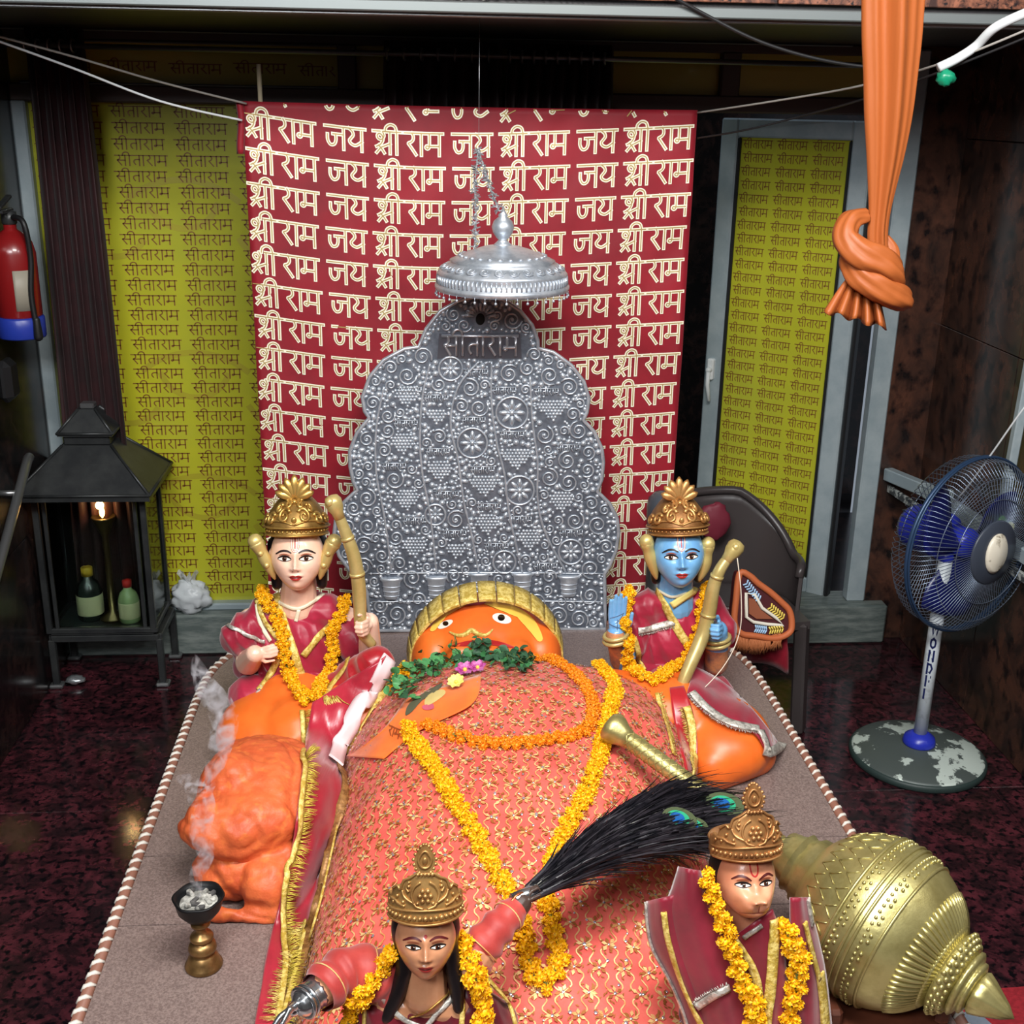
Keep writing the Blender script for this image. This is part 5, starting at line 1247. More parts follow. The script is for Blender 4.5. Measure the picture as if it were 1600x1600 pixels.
def bl(p): return 1 if (p.z < PY(1100, 1012, 2.9).z and p.x > .75 and p.y < 2.96) or (p.z < PY(962, 985, 2.86).z and p.x < .53) else 0
region(b2, bl); b2.build('body', [bskin, mat('ochre_painted_skin', (206, 140, 92), .35, col2=(120, 96, 92), scale=16)], T2); t2 = bvh(b2)
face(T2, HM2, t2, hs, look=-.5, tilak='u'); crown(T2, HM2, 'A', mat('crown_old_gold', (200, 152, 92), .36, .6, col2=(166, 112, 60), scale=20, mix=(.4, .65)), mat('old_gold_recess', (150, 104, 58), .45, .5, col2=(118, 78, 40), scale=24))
m = MB(); m.ball(HM2@V((0, .36, .14)), (.076, .066, .09), 28, 18); m.cap(HM2@V((-.66, .3, .3)), HM2@V((-.66, .4, -.8)), .02, .014); m.cap(HM2@V((.66, .3, .3)), HM2@V((.66, .4, -.8)), .02, .014); m.build('hair', hair_m, T2)
for pts in ([(1010, 846), (1014, 862), (1020, 882), (1026, 905)], [(1106, 850), (1104, 868), (1100, 888), (1092, 908)]):
    m = MB(); P = cr_spline([PY(x, y, 2.92) for x, y in pts], 5); m.tube(P, [.017, .02, .02, .018, .016, .016, .017, .018, .018, .017, .016, .014, .012, .009, .006, .003][:len(P)]); m.ball(P[0], .02, 12, 8); m.build('ear_ornament', mat('ear_gold', (206, 184, 116), .38, .45), T2)
for c_, w_ in ((PY(962, 996, 2.862), .03), (PY(1120, 1000, 2.885), .034)):
    for q in range(2): m = MB(); m.tube([c_+V((w_*cos(a), w_*sin(a), -.008+.014*q+.006*cos(a))) for a in [2*PI*i/20 for i in range(20)]], .006, 8, closed=True); m.build('bracelet', brass, T2)
for x0, y0, x1, y1 in ((953, 966, 975, 958), (951, 974, 970, 982), (965, 968, 964, 985), (974, 960, 962, 975)):
    P, N = drape([(x0, y0), ((x0+x1)/2, (y0+y1)/2+1), (x1, y1)], t2, .003, 1); m = MB(); m.tube([p+n*.0004 for p, n in zip(P, N)], .0011, 5); m.build('palm_line', mat('slate_line', (70, 90, 120), .5), T2)
m = MB(); m.ball(PY(1052, 1005, 2.985), (.125, .09, .125), 26, 18); m.ball(PY(1042, 1060, 2.965), (.115, .1, .1), 26, 18); m.cap(PY(1005, 950, 2.98), PY(1100, 950, 2.99), .052, .05)
m.cap(PY(1000, 955, 2.98), PY(990, 1000, 2.95), .046, .045); m.cap(PY(1108, 955, 2.99), PY(1125, 985, 2.96), .045, .042)
m.ball(PY(1090, 1085, 2.9), (.1, .09, .06), 20, 14); m.cap(PY(1080, 1080, 2.88), PY(1160, 1130, 2.84), .06, .045); m.cap(PY(1150, 1125, 2.84), PY(1198, 1160, 2.82), .04, .022); m.cap(PY(1030, 1075, 2.88), PY(1052, 1100, 2.84), .05, .04)
r2 = fuse(m, .0042, 3, fn=folds(.014, 20)); r2.build('robe', marA, T2); tr2 = bvh(r2, b2); 
rows = sheet([(1084, 1040), (1120, 1058), (1155, 1085), (1185, 1118), (1222, 1166)], [(1074, 1086), (1100, 1112), (1140, 1134), (1180, 1146), (1200, 1178)], bvh(r2, b2, body, dais_t), 12, 40, .02, 4, wave=.016)
sk2 = MB().shell(rows, .004); sk2.build('skirt', marA, T2); tk2 = bvh(r2, b2, body, cm_, dais_t, sk2)
trim('gold_collar', T2, [(1006, 882), (1022, 912), (1040, 945), (1060, 985), (1074, 1005)], tr2, .024, goldtrim, .004); trim('cream_collar', T2, [(1050, 945), (1072, 930), (1092, 918)], tr2, .02, mat('yellow_cream_satin', (236, 216, 130), .4), .004)
trim('silver_chest_trim', T2, [(996, 986), (1025, 980), (1056, 972)], tr2, .018, silvertrim, .004, fr=.008, side=1)
trim('gold_edge', T2, [(990, 995), (998, 1025), (1008, 1048)], tr2, .016, goldtrim, .004); trim('neck_band', T2, [(1030, 922), (1050, 932), (1072, 926)], tr2, .008, cream_trim, .002)
trim('silver_hem', T2, [(1080, 1082), (1105, 1108), (1140, 1130), (1185, 1140)], tk2, .022, silvertrim, .004, fr=.01, side=1)
trim('silver_hem', T2, [(1186, 1142), (1194, 1160), (1200, 1175), (1222, 1164)], tk2, .026, silvertrim, .006)
m = MB()
rows = sheet([(1046, 1075), (1052, 1120), (1062, 1165), (1072, 1205)], [(1068, 1072), (1082, 1110), (1090, 1160), (1088, 1212)], tk2, 8, 26, .006, 3)
m.shell(rows, .003); m.build('hanging_sash', scar, T2); tk2b = bvh(r2, b2, body, cm_, dais_t, m)
trim('sash_gold_edge', T2, [(1026, 1085), (1034, 1115), (1044, 1150), (1050, 1180)], tk2b, .012, goldtrim, .005, fr=.012, side=-1, frm=goldtrim); trim('sash_gold_edge', T2, [(1072, 1105), (1082, 1140), (1084, 1175), (1080, 1212)], tk2b, .02, goldtrim, .006, fr=.014, side=1, frm=goldtrim)
bow('golden_bow', 'golden bow held by the blue-faced statue at the right', [(1140, 868, .0), (1124, 892, -.01), (1114, 920, -.01), (1108, 955, -.01), (1097, 995, -.02), (1080, 1035, -.05), (1066, 1070, -.07), (1060, 1100, -.075)], 2.846, .0175, brass, 1)
MB().tube(cr_spline([PY(1152, 872, 2.825), PY(1158, 930, 2.8), PY(1155, 990, 2.8), PY(1128, 1045, 2.78), PY(1072, 1102, 2.76)], 6), .0013, 6).build('bowstring', mat('white_thread', (226, 214, 196), .6), origin=PY(1155, 990, 2.8), label='loose white thread hanging from the tip of the bow at the right', cat='string')

# ================================================================ front statues
# woman with the fly whisk
T3 = thing('female_attendant_statue', 'crowned dark-haired woman statue in front, red-sleeved arms spread, holding the black whisk', 'statue', PY(660, 1800, 1.53))
hc = PY(665, 1462, 1.52); hs = .0605; HM3 = head_M(hc, hs, 18, 0, 0)
m = MB(); head_mesh(m, HM3); m.cap(hc+V((0, .022, -.03)), PY(664, 1550, 1.53), .030, .036)
m.ball(PY(664, 1640, 1.54), (.085, .055, .09), 24, 16); m.cap(PY(610, 1570, 1.54), PY(715, 1568, 1.54), .035, .035); m.cap(PY(664, 1640, 1.54), V((PY(664, 1640, 1.54).x, 1.56, DZ+.05)), .075, .1)
sA, hA = PY(728, 1512, 1.55), PY(812, 1412, 1.64); sB, eB, hB = PY(596, 1535, 1.55), PY(535, 1520, 1.53), PY(478, 1565, 1.47)
m.chain((sA, .034), (hA, .02)); m.chain((sB, .036), (eB, .034), (hB, .022))
hand(m, hA, (hA-sA).normalized()*1.0+V((0, 0, .2)), (.2, -.4, -1), .06, -1, (30, 70, 60)); hand(m, hB+V((-.004, 0, 0)), (-.6, -.35, -.3), (.1, -.8, -.5), .085, 1, (20, 50, 40))
tan = mat('tan_painted_skin', (196, 140, 104), .3, spec=.5, coat=.35, col2=(182, 124, 90), scale=12); darkhand = mat('dark_painted_hand', (70, 54, 48), .35)
b3 = fuse(m, .0019, 1); region(b3, lambda p: 1 if (p-hA).length < .07 else 2 if (p-hB).length < .09 and p.x < hB.x+.012 else 0); b3.build('body', [tan, darkhand, mat('polished_silver', (196, 200, 204), .18, .95)], T3); t3 = bvh(b3)
face(T3, HM3, t3, hs, lips=mat('dark_lip_red', (150, 44, 40), .35), brow=mat('dark_red_brow', (84, 20, 24), .45), lid=.9, tilak='dot', down=.7); crown(T3, HM3, 'B', crown_bronze)
m = MB(); m.ball(HM3@V((0, .3, .1)), (.054, .05, .064), 26, 18); m.chain((HM3@V((-.62, .15, -.1)), .012), (PY(632, 1515, 1.52), .014), (PY(622, 1550, 1.515), .013), (PY(605, 1590, 1.51), .010)); m.chain((HM3@V((.62, .15, -.1)), .012), (PY(708, 1515, 1.52), .013), (PY(714, 1548, 1.515), .012), (PY(716, 1575, 1.51), .009))
h3 = fuse(m, .003, 2); h3.build('hair', hair_m, T3)
m = MB(); m.ball(PY(664, 1655, 1.545), (.098, .094, .105), 26, 18); m.cap(PY(606, 1578, 1.545), PY(718, 1576, 1.545), .043, .043); m.cap(PY(775, 1600, 1.56), PY(715, 1560, 1.55), .035, .04); m.cap(PY(555, 1620, 1.56), PY(610, 1570, 1.55), .035, .04)
m.cap(PY(664, 1660, 1.55), V((PY(664, 1640, 1.54).x, 1.57, DZ+.04)), .095, .16)
r3 = fuse(m, .0035, 3, fn=folds(.006, 26)); r3.v = [V((p.x, p.y, max(p.z, DZ+.002))) for p in r3.v]
nk = lambda p: (p.z > PY(664, 1592, 1.5).z and abs(p.x-hc.x) < .04)
marC = mat('dark_maroon_brocade', (112, 12, 30), .42, sheen=.3, col2=(84, 6, 22), scale=9, bump=.15, bscale=40)
r3.build('robe', marC, T3); tr3 = bvh(r3, b3)
sl = mat('brick_red_cloth', (178, 62, 54), .55, sheen=.25, col2=(158, 46, 42), scale=10, bump=.2, bscale=40)
def rings(P, R, n=28, seed=0, amp=.09):
    rows = []; k = len(P)
    for i in range(k):
        t = (P[min(i+1, k-1)]-P[max(i-1, 0)]).normalized(); a_ = t.cross(V((0, 0, 1))).normalized(); b_ = t.cross(a_)
        rows.append([P[i]+(a_*cos(2*PI*j/n)+b_*sin(2*PI*j/n))*R[i]*(1+amp*sin(i*1.15+seed+1.2*cos(2*PI*j/n+seed))+.04*noise.noise(V((i*.3, j*.5, seed)))) for j in range(n)])
    return rows
for P, r0, r1_, sd in (([sA+V((-.01, 0, -.01)), PY(770, 1458, 1.59), PY(806, 1420, 1.632)], .036, .024, 1), ([sB+V((.015, 0, 0)), PY(560, 1516, 1.54), PY(530, 1524, 1.525), PY(496, 1553, 1.488)], .042, .034, 2)):
    Q = resample(cr_spline(P, 8), n=26); R = [r0+(r1_-r0)*i/25 for i in range(26)]
    s_ = MB().grid(rings(Q, R, seed=sd), closed=True).build('sleeve', sl, T3)
    for q in (9, 21):
        t = (Q[q+1]-Q[q-1]).normalized(); a_ = t.cross(V((0, 0, 1))).normalized(); b_ = t.cross(a_)
        MB().tube([Q[q]+(a_*cos(2*PI*j/24)+b_*sin(2*PI*j/24))*R[q]*1.07 for j in range(24)], .0012, 5, closed=True).build('gold_thread_ring', thread, s_)
m = MB(); 
for q in range(3): m.tube([hA+(sA-hA).normalized()*(.004+.007*q)+V((.022*cos(a)*.75, .022*cos(a)*.6, .022*sin(a))) for a in [2*PI*i/20 for i in range(20)]], .0028, 6, closed=True)
m.build('bangle', mat('copper_bangle', (176, 104, 66), .3, .8), T3)
gaun = mat('polished_silver', (196, 200, 204), .18, .95)
d = (hB-eB).normalized(); ax = d.cross(V((0, 0, 1))).normalized(); bx = d.cross(ax); m = MB()
Q = [hB-d*.034+d*(.032*i/8) for i in range(9)]
rows = [[q+(ax*cos(a)+bx*sin(a))*(.024+.0016*abs(sin(i*1.3))) for a in [2*PI*j/20 for j in range(20)]] for i, q in enumerate(Q)]; m.grid(rows, closed=True)
for k in range(2): m.tube([hB+d*(-.004+.008*k)+(ax*cos(a)+bx*sin(a))*.024 for a in [2*PI*i/20 for i in range(20)]], .0032, 6, closed=True)
m.build('silver_cuff', gaun, T3, label='shiny silver cuff on the left hand')
trim('collar_trim', T3, [(584, 1530), (604, 1566), (632, 1592), (664, 1606)], tr3, .0085, silvertrim, .002); trim('collar_trim', T3, [(717, 1546), (700, 1566), (682, 1583), (664, 1606)], tr3, .0085, silvertrim, .002)
trim('gold_border', T3, [(583, 1525), (574, 1560), (570, 1610)], tr3, .008, goldtrim, .002); trim('gold_border', T3, [(719, 1545), (722, 1575), (720, 1612)], tr3, .0085, goldtrim, .002); trim('gold_border', T3, [(752, 1522), (776, 1545), (796, 1575), (806, 1612)], tr3, .0085, goldtrim, .002)
P, N = drape([(625, 1545), (618, 1570), (625, 1588)], tr3, .004, 1); m = MB(); m.tube([p+n*.002 for p, n in zip(P, N)], .0018, 6)
P, N = drape([(640, 1590), (665, 1580), (690, 1560), (706, 1545)], tr3, .004, 1); m.tube([p+n*.002 for p, n in zip(P, N)], .0018, 6); m.build('necklace', crown_gold, T3, kind='stuff')

# monkey-faced attendant
T4 = thing('monkey_faced_statue', 'monkey-faced crowned statue in a maroon shawl in front, at the lower right', 'statue', PY(1160, 1800, 1.62))
hc = PY(1164, 1369, 1.61); hs = .062; HM4 = head_M(hc, hs, 21, 4, 0)
m = MB(); head_mesh(m, HM4, 'monkey'); m.cap(hc+V((0, .022, -.03)), PY(1160, 1462, 1.625), .032, .04)
m.ball(PY(1160, 1570, 1.64), (.1, .06, .1), 24, 16); m.cap(PY(1085, 1490, 1.64), PY(1235, 1490, 1.64), .04, .04); m.cap(PY(1160, 1600, 1.64), V((PY(1160, 1600, 1.64).x, 1.66, DZ+.06)), .085, .11)
b4 = fuse(m, .0019, 1); b4.build('body', mat('peach_painted_skin', (212, 146, 112), .36, spec=.4, coat=.15, col2=(196, 126, 94), scale=12), T4); t4 = bvh(b4)
face(T4, HM4, t4, hs, lips=mat('muzzle_line_red', (130, 44, 40), .4), brow=mat('maroon_brow', (76, 24, 24), .45), lid=.7, tilak='u', monkey=True, down=.45); crown(T4, HM4, 'B', mat('crown_copper_gold', (190, 140, 88), .36, .6, col2=(146, 98, 58), scale=20, mix=(.4, .65)))
m = MB(); m.ball(HM4@V((0, .32, .1)), (.054, .05, .064), 26, 18); m.build('hair', mat('brown_black_hair', (32, 22, 20), .4), T4)
m = MB(); m.ball(PY(1160, 1585, 1.645), (.112, .072, .112), 26, 18); m.cap(PY(1080, 1500, 1.645), PY(1240, 1500, 1.645), .05, .05); 
m.cap(PY(1160, 1620, 1.65), V((PY(1160, 1600, 1.64).x, 1.67, DZ+.04)), .12, .17)
r4 = fuse(m, .0035, 3, fn=folds(.008, 22)); r4.v = [V((p.x, p.y, max(p.z, DZ+.002))) for p in r4.v]; r4.build('robe', marC, T4)
# shawl standing up round the neck, and its flaring side panels
marD = mat('shawl_maroon', (146, 22, 48), .42, sheen=.35, col2=(118, 14, 36), scale=5, bump=.1, bscale=30)
def shawl(Lp, Rp, yl, yr, nm='shawl_panel', bulge=.02, n=34):
    A = resample(cr_spline(Lp, 10), n=n); B = resample(cr_spline(Rp, 10), n=n); rows = []
    for i, (a, b) in enumerate(zip(A, B)):
        v = i/(n-1); r = []
        for j in range(15):
            u = j/14; p = a.lerp(b, u); y = yl[0]+(yl[1]-yl[0])*v+((yr[0]+(yr[1]-yr[0])*v)-(yl[0]+(yl[1]-yl[0])*v))*u
            r.append(PY(p.x, p.y, y-bulge*sin(PI*u)+.006*noise.noise(V((u*4, v*2, 7)))))
        rows.append(r)
    m = MB().shell(rows, .003); m.build(nm, marD, T4); return m
s1 = shawl([(1012, 1408), (1013, 1440), (1020, 1480), (1045, 1525), (1062, 1565), (1080, 1640)], [(1060, 1396), (1062, 1430), (1075, 1480), (1092, 1530), (1108, 1570), (1128, 1640)], (1.62, 1.57), (1.585, 1.55))
s2 = shawl([(1062, 1354), (1052, 1385), (1042, 1420), (1052, 1480), (1078, 1550), (1108, 1640)], [(1092, 1360), (1108, 1405), (1130, 1455), (1150, 1510), (1168, 1560), (1176, 1640)], (1.60, 1.55), (1.575, 1.53))
s3 = shawl([(1236, 1402), (1236, 1440), (1238, 1480), (1238, 1540), (1230, 1640)], [(1262, 1402), (1268, 1432), (1278, 1470), (1290, 1530), (1302, 1640)], (1.585, 1.55), (1.61, 1.58), bulge=.015)
s4 = shawl([(1150, 1460), (1160, 1500), (1172, 1550), (1178, 1640)], [(1206, 1420), (1222, 1470), (1230, 1550), (1226, 1640)], (1.585, 1.545), (1.58, 1.545), bulge=.012)
tr4 = bvh(r4, b4, s1, s2, s3, s4)
trim('silver_border', T4, [(1011, 1410), (1013, 1445), (1021, 1482), (1046, 1528), (1064, 1568), (1078, 1610)], tr4, .0085, silvertrim, .002); trim('gold_border', T4, [(1037, 1424), (1045, 1470), (1068, 1540), (1098, 1605)], tr4, .010, goldtrim, .002)
trim('silver_zigzag_trim', T4, [(1088, 1572), (1112, 1556), (1138, 1542)], tr4, .013, silvertrim, .003, fr=.006, side=-1)
trim('gold_collar', T4, [(1145, 1458), (1165, 1490), (1182, 1530), (1190, 1610)], tr4, .014, goldtrim, .003); trim('gold_collar', T4, [(1207, 1436), (1208, 1465), (1205, 1520), (1198, 1610)], tr4, .018, goldtrim, .003); trim('neck_trim', T4, [(1162, 1464), (1176, 1454), (1190, 1444)], tr4, .008, silvertrim, .003)
trim('silver_border', T4, [(1261, 1404), (1264, 1425), (1268, 1445)], tr4, .012, silvertrim, .002); trim('gold_border', T4, [(1255, 1440), (1266, 1485), (1278, 1530)], tr4, .010, goldtrim, .003); trim('gold_border', T4, [(1279, 1520), (1284, 1560), (1288, 1610)], tr4, .020, goldtrim, .003)

# ================================================================ golden mace
mace_m = mat('engraved_brass', (194, 184, 124), .36, .74, col2=(166, 154, 96), scale=14, mix=(.4, .65), bump=.12, bscale=120)
BC = PZ(1372, 1438, .622); tipp = PZ(1568, 1572, .58); HE = PZ(958, 1138, .80)
NK = PZ(1238, 1334, .675)
AXD = (tipp-NK).normalized(); T = thing('golden_mace', 'large engraved brass mace with a round head lying at the lower right', 'mace', BC-V((0, 0, .17)))
zx = AXD; xx = zx.cross(V((0, 0, 1))).normalized(); yx = zx.cross(xx); MM = Matrix((xx, yx, zx)).transposed().to_4x4(); MM.translation = BC
L0 = (NK-BC).dot(AXD); L1 = (tipp-BC).dot(AXD); RB = .163
prof = [(.05, L0), (.055, L0+.012), (.064, L0+.016)]
for i in range(25):
    a = PI*(.10+.76*i/24); prof.append((RB*sin(a)*(1.0), -RB*cos(a)*.98))
neck = [(.062, -.16), (.066, -.153)]
MB().lathe([(max(r, .05), z) for r, z in prof[2:]], 72, MM).build('globe', mace_m, T)
m = MB()
for z in (-.035, .0, .012, .052): rr_ = math.sqrt(max(0, RB*RB-(z/.98)**2))+.001; m.tube([MM@V((rr_*cos(a), rr_*sin(a), z)) for a in [2*PI*i/72 for i in range(72)]], .0035, 6, closed=True)
m.build('globe_rings', mace_m, T, kind='stuff')
m = MB()
for k in range(64):
    a = 2*PI*k/64
    for t0, t1 in ((.40, .74),):
        P = []
        for i in range(6): q = PI/2+PI/2*(t0+(t1-t0)*i/5); P.append(MM@V((RB*1.004*sin(q)*cos(a), RB*1.004*sin(q)*sin(a), -RB*cos(q)*.98)))
        m.tube(P, [.003, .0048, .005, .005, .0045, .003], 5)
for k in range(26):
    a = 2*PI*k/26
    for z in (-.02, .03):
        rr_ = math.sqrt(RB*RB-(z/.98)**2)
        for q in range(5): b_ = a+.2*(q-2)/5; m.ball(MM@V((rr_*cos(b_), rr_*sin(b_), z+(.006 if q % 2 else -.004))), (.004, .004, .004), 6, 4)
    for row in range(3):
        z0 = -.062-.028*row
        for sg in (-1, 1):
            P = []
            for i in range(4): z = z0+.02*i/3; b_ = a+(.12 if row % 2 else 0)+sg*.09*(i/3); rr_ = math.sqrt(max(.001, RB*RB-(z/.98)**2)); P.append(MM@V(((rr_+.0005)*cos(b_), (rr_+.0005)*sin(b_), z)))
            m.tube(P, .0016, 4)
m.build('globe_engraving', mace_m, T, kind='stuff')
zb_ = RB*.98*cos(PI*.14); KZ = max(.5, (L1-zb_)/.27)
def zz(*pr): return [(r, zb_+z*KZ) for r, z in pr]
MB().lathe(zz((.085, -.03), (.09, -.012), (.078, -.004), (.07, 0), (.078, .006), (.085, .02), (.08, .04), (.068, .06), (.056, .068)), 56, MM).build('collar_dome', mace_m, T)
m = MB()
for row in range(3):
    for k in range(30): a = 2*PI*(k+.5*(row % 2))/30; r_ = (.084, .079, .07)[row]; m.ball(MM@V((r_*cos(a), r_*sin(a), zb_+(.024+.015*row)*KZ)), .0055, 7, 5)
m.build('collar_beads', mace_m, T, kind='stuff')
MB().lathe(zz((.056, .066), (.064, .072), (.066, .082), (.058, .092), (.046, .096), (.052, .101), (.052, .11), (.042, .118), (.032, .12)), 72, MM, fn=lambda i, a: 1+.025*cos(a*30)).build('ribbed_rings', mace_m, T)
MB().lathe(zz((.028, .116), (.040, .124), (.043, .134), (.036, .165), (.016, .235), (.001, .27)), 48, MM, fn=lambda i, a: 1+.03*cos(a*12)).build('pointed_tip', mace_m, T)
MB().lathe([(.045, L0-.02), (.05, L0), (.058, L0+.02), (.062, L0+.035), (.07, L0+.04), (.075, -.125), (.09, -.13)], 48, MM, fn=lambda i, a: 1+.015*cos(a*40)).build('neck', mace_m, T)
S0 = MM@V((0, 0, L0)); dS = (HE-S0).normalized()
P = [S0+(HE-S0)*(i/20) for i in range(21)]; m = MB(); m.tube(P, [.028-.009*min(1, i/10) for i in range(21)], 20)
a_ = dS.orthogonal().normalized(); b_ = dS.cross(a_); Lh = (HE-S0).length
for sg in (-1, 1):
    for q in range(4):
        m.tube([S0+dS*(Lh*i/90)+(a_*cos(sg*i*.42+q*PI/2)+b_*sin(sg*i*.42+q*PI/2))*(.0285-.009*min(1, i/45)) for i in range(91)], .0016, 4)
m.build('handle', mace_m, T)
MS = Matrix((a_, b_, dS)).transposed().to_4x4(); MS.translation = HE
MB().lathe([(.018, -.05), (.024, -.03), (.034, -.01), (.036, .004), (.030, .012), (.0005, .014)], 28, MS).build('pommel', mace_m, T)
# support under the mace, box and mat
p = V((BC.x+.0, BC.y+.0, 0)); T = thing('wooden_cradle', 'low red-brown wooden cradle under the round head of the mace', 'stand', (p.x, p.y, DZ)); m = MB(); m.box((p.x, p.y-.03, DZ+.006), (.24, .17, .012), bev=.004)
wood = mat('red_brown_wood', (112, 62, 44), .45, col2=(74, 38, 28), scale=6, stretch=(1, 1, 12), mix=(.35, .65)); m.build('base_board', wood, T)
for sg in (-1, 1): MB().box((p.x+sg*.105, p.y-.03, DZ+.034), (.03, .16, .045), bev=.008).build('side_block', wood, T)
if 0: m.build('wooden_stool', mat('red_brown_wood', (112, 62, 44), .45, col2=(74, 38, 28), scale=6, stretch=(1, 1, 12), mix=(.35, .65)), origin=(p.x, p.y, 0), label='red-brown wooden stool under the round head of the mace', cat='stool')
q = PZ(1512, 1596, .3); m = MB().box((q.x, q.y-.06, .15), (.1, .14, .3), .35, .01); m.box((q.x, q.y-.06, .307), (.104, .144, .014), .35, .004); m.build('grey_box', mat('blue_grey_plastic', (122, 134, 148), .45, col2=(104, 114, 126), scale=9), origin=(q.x, q.y-.06, 0), label='blue-grey box standing on the floor under the tip of the mace', cat='box')
q0 = PZ(1470, 1535, .0); T = thing('patterned_mat', 'red floor mat with a cream and navy patterned border, lower right corner', 'mat', (1.6, 2.16, 0))
m = MB().box((1.62, 2.12, .004), (.70, .44, .008), .04, .002); m.build('mat_base', mat('mat_red', (150, 28, 40), .85, col2=(128, 18, 30), scale=90), T)
m = MB(); m.box((1.68, 2.06, .009), (.40, .26, .003), .04, .001); m.build('cream_field', mat('mat_cream', (222, 208, 170), .85), T)
m = MB(); rr = random.Random(9)
for i in range(9):
    for j in range(6): c = V((1.5+.043*i, 1.95+.043*j, .0108)); a = rr.random()*3; m.add([c+V((.018*cos(a+q), .018*sin(a+q), .0006)) if k % 2 else c+V((.007*cos(a+q), .007*sin(a+q), .0006)) for k, q in enumerate([2*PI*x/10 for x in range(10)])], [tuple(range(10))], 0, False)
m.build('navy_motifs', mat('mat_navy', (52, 48, 78), .85), T, kind='stuff')

# ================================================================ satin spread, scarf, leaves
fin_t = base_t
SAT = thing('satin_spread', 'maroon satin strip edged with gold fringe draped over the left side of the reclining figure', 'cloth', PY(480, 1400, 2.1))
rows = sheet([(488, 1098), (474, 1187), (466, 1250), (455, 1330), (436, 1412), (416, 1500), (392, 1640)], [(604, 1024), (536, 1176), (540, 1242), (524, 1311), (504, 1393), (483, 1470), (440, 1640)], bvh(body, wrap, cm_, dais_t, k1), 18, 90, .014, 10, wave=.012)
sm_ = MB().shell(rows, .004); sm_.build('satin', mat('crimson_satin', (176, 36, 56), .3, sheen=.3, spec=.7, col2=(150, 24, 42), scale=5, bump=.08, bscale=18), SAT)
tS = bvh(body, wrap, cm_, dais_t, sm_, k1)
trim('white_lining', SAT, [(604, 1030), (588, 1062), (566, 1100), (545, 1135), (528, 1165), (520, 1194)], tS, .042, mat('white_pink_lining', (232, 206, 208), .6, bump=.1, bscale=60), .012, th=.003)
trim('gold_border', SAT, [(614, 1064), (590, 1100), (565, 1140), (540, 1176)], tS, .024, goldtrim, .006)
trim('brown_gold_border', SAT, [(524, 1188), (536, 1215), (537, 1245), (521, 1311), (502, 1393), (481, 1470), (462, 1536), (440, 1610)], tS, .026, mat('bronze_lace', (160, 116, 66), .45, .3, col2=(120, 82, 44), scale=80, bump=.3, bscale=160), .005)
trim('gold_braid', SAT, [(542, 1215), (542, 1245), (528, 1311), (510, 1393), (489, 1470), (470, 1536), (448, 1610)], tS, .008, goldtrim, .008)
trim('gold_fringe', SAT, [(472, 1112), (475, 1187), (470, 1242), (464, 1304), (450, 1359), (440, 1411), (443, 1462), (447, 1507), (433, 1610)], tS, .012, goldtrim, .006, fr=.03, side=-1, frm=mat('bright_gold_fringe', (222, 200, 84), .35, .35))
trim('gold_fringe', SAT, [(480, 1440), (470, 1490), (455, 1540), (440, 1600)], tS, .008, goldtrim, .006, fr=.035, side=1, frm=goldtrim)
SC = thing('orange_scarf', 'bright orange printed scarf lying across the chest under the garlands', 'scarf', PY(620, 1150, 2.5))
t5 = bvh(body, wrap, cm_, dais_t, sm_)
rows = sheet([(634, 1092), (606, 1132), (575, 1160), (541, 1182)], [(752, 1054), (738, 1100), (655, 1142), (600, 1186)], t5, 22, 34, .016, 5, wave=.01)
ss_ = MB().shell(rows, .002); ss_.build('scarf_cloth', mat('bright_orange_cloth', (240, 122, 40), .6, sheen=.2, col2=(232, 104, 30), scale=6), SC); t6 = bvh(body, cm_, sm_, ss_)
L, wd_ = word('ram'); m = MB()
def sc_(px, py, o=.0015): h = cast(px, py, t6); return h[0]+h[1]*o if h else PY(px, py, 2.5)
strokes(m, L, lambda a, b: sc_(606+a*10+b*3.5, 1147-b*13+a*4.5), .16); m.build('printed_word', mat('rust_print', (150, 70, 30), .6), SC)
for nm, pl, c in (('printed_picture', [(668, 1088), (690, 1078), (696, 1085), (676, 1100), (664, 1102)], (214, 190, 120)), ('printed_picture', [(640, 1100), (665, 1082), (690, 1068), (686, 1078), (660, 1095), (645, 1112), (634, 1118)], (92, 92, 70)), ('printed_picture', [(660, 1104), (676, 1100), (678, 1108), (664, 1110)], (200, 90, 110))): paint(nm, pl, mat('print_%d' % c[0], c, .6), t6, .0018, SC)
# leaves
def leafmesh(nm, m_): 
    b = MB(); rows = []
    for i in range(6):
        t = i/5; w_ = .42*sin(PI*min(1, .08+.9*t))**.8; rows.append([V((-w_, t, .08*sin(PI*t)+.10)), V((-w_*.5, t, .1*sin(PI*t)+.02)), V((0, t, .1*sin(PI*t))), V((w_*.5, t, .1*sin(PI*t)+.02)), V((w_, t, .08*sin(PI*t)+.10))])
    b.grid(rows); return b.build(nm, m_)
HL = thing('basil_leaf_heap', 'heap of green basil sprigs lying under the chin of the reclining figure', 'leaves', PY(710, 1040, 2.85))
tl_ = bvh(body, cm_, ss_, sm_); rr = random.Random(21); greens = [mat('basil_green_%s' % n_, c, .5, spec=.4, col2=c2, scale=40) for n_, c, c2 in (('deep', (44, 96, 58), (62, 122, 70)), ('mid', (62, 130, 74), (88, 150, 92)), ('dark', (40, 74, 52), (56, 96, 66)))]
spr = [leafmesh('leaf', g) for g in greens]
for s_ in spr: s_.parent = HL; WL[s_.name] = V(WL[HL.name])
used = [False]*3; path = cr_spline([(632, 1096), (645, 1062), (680, 1046), (720, 1030), (760, 1026), (800, 1034), (826, 1042)], 10)
st = MB()
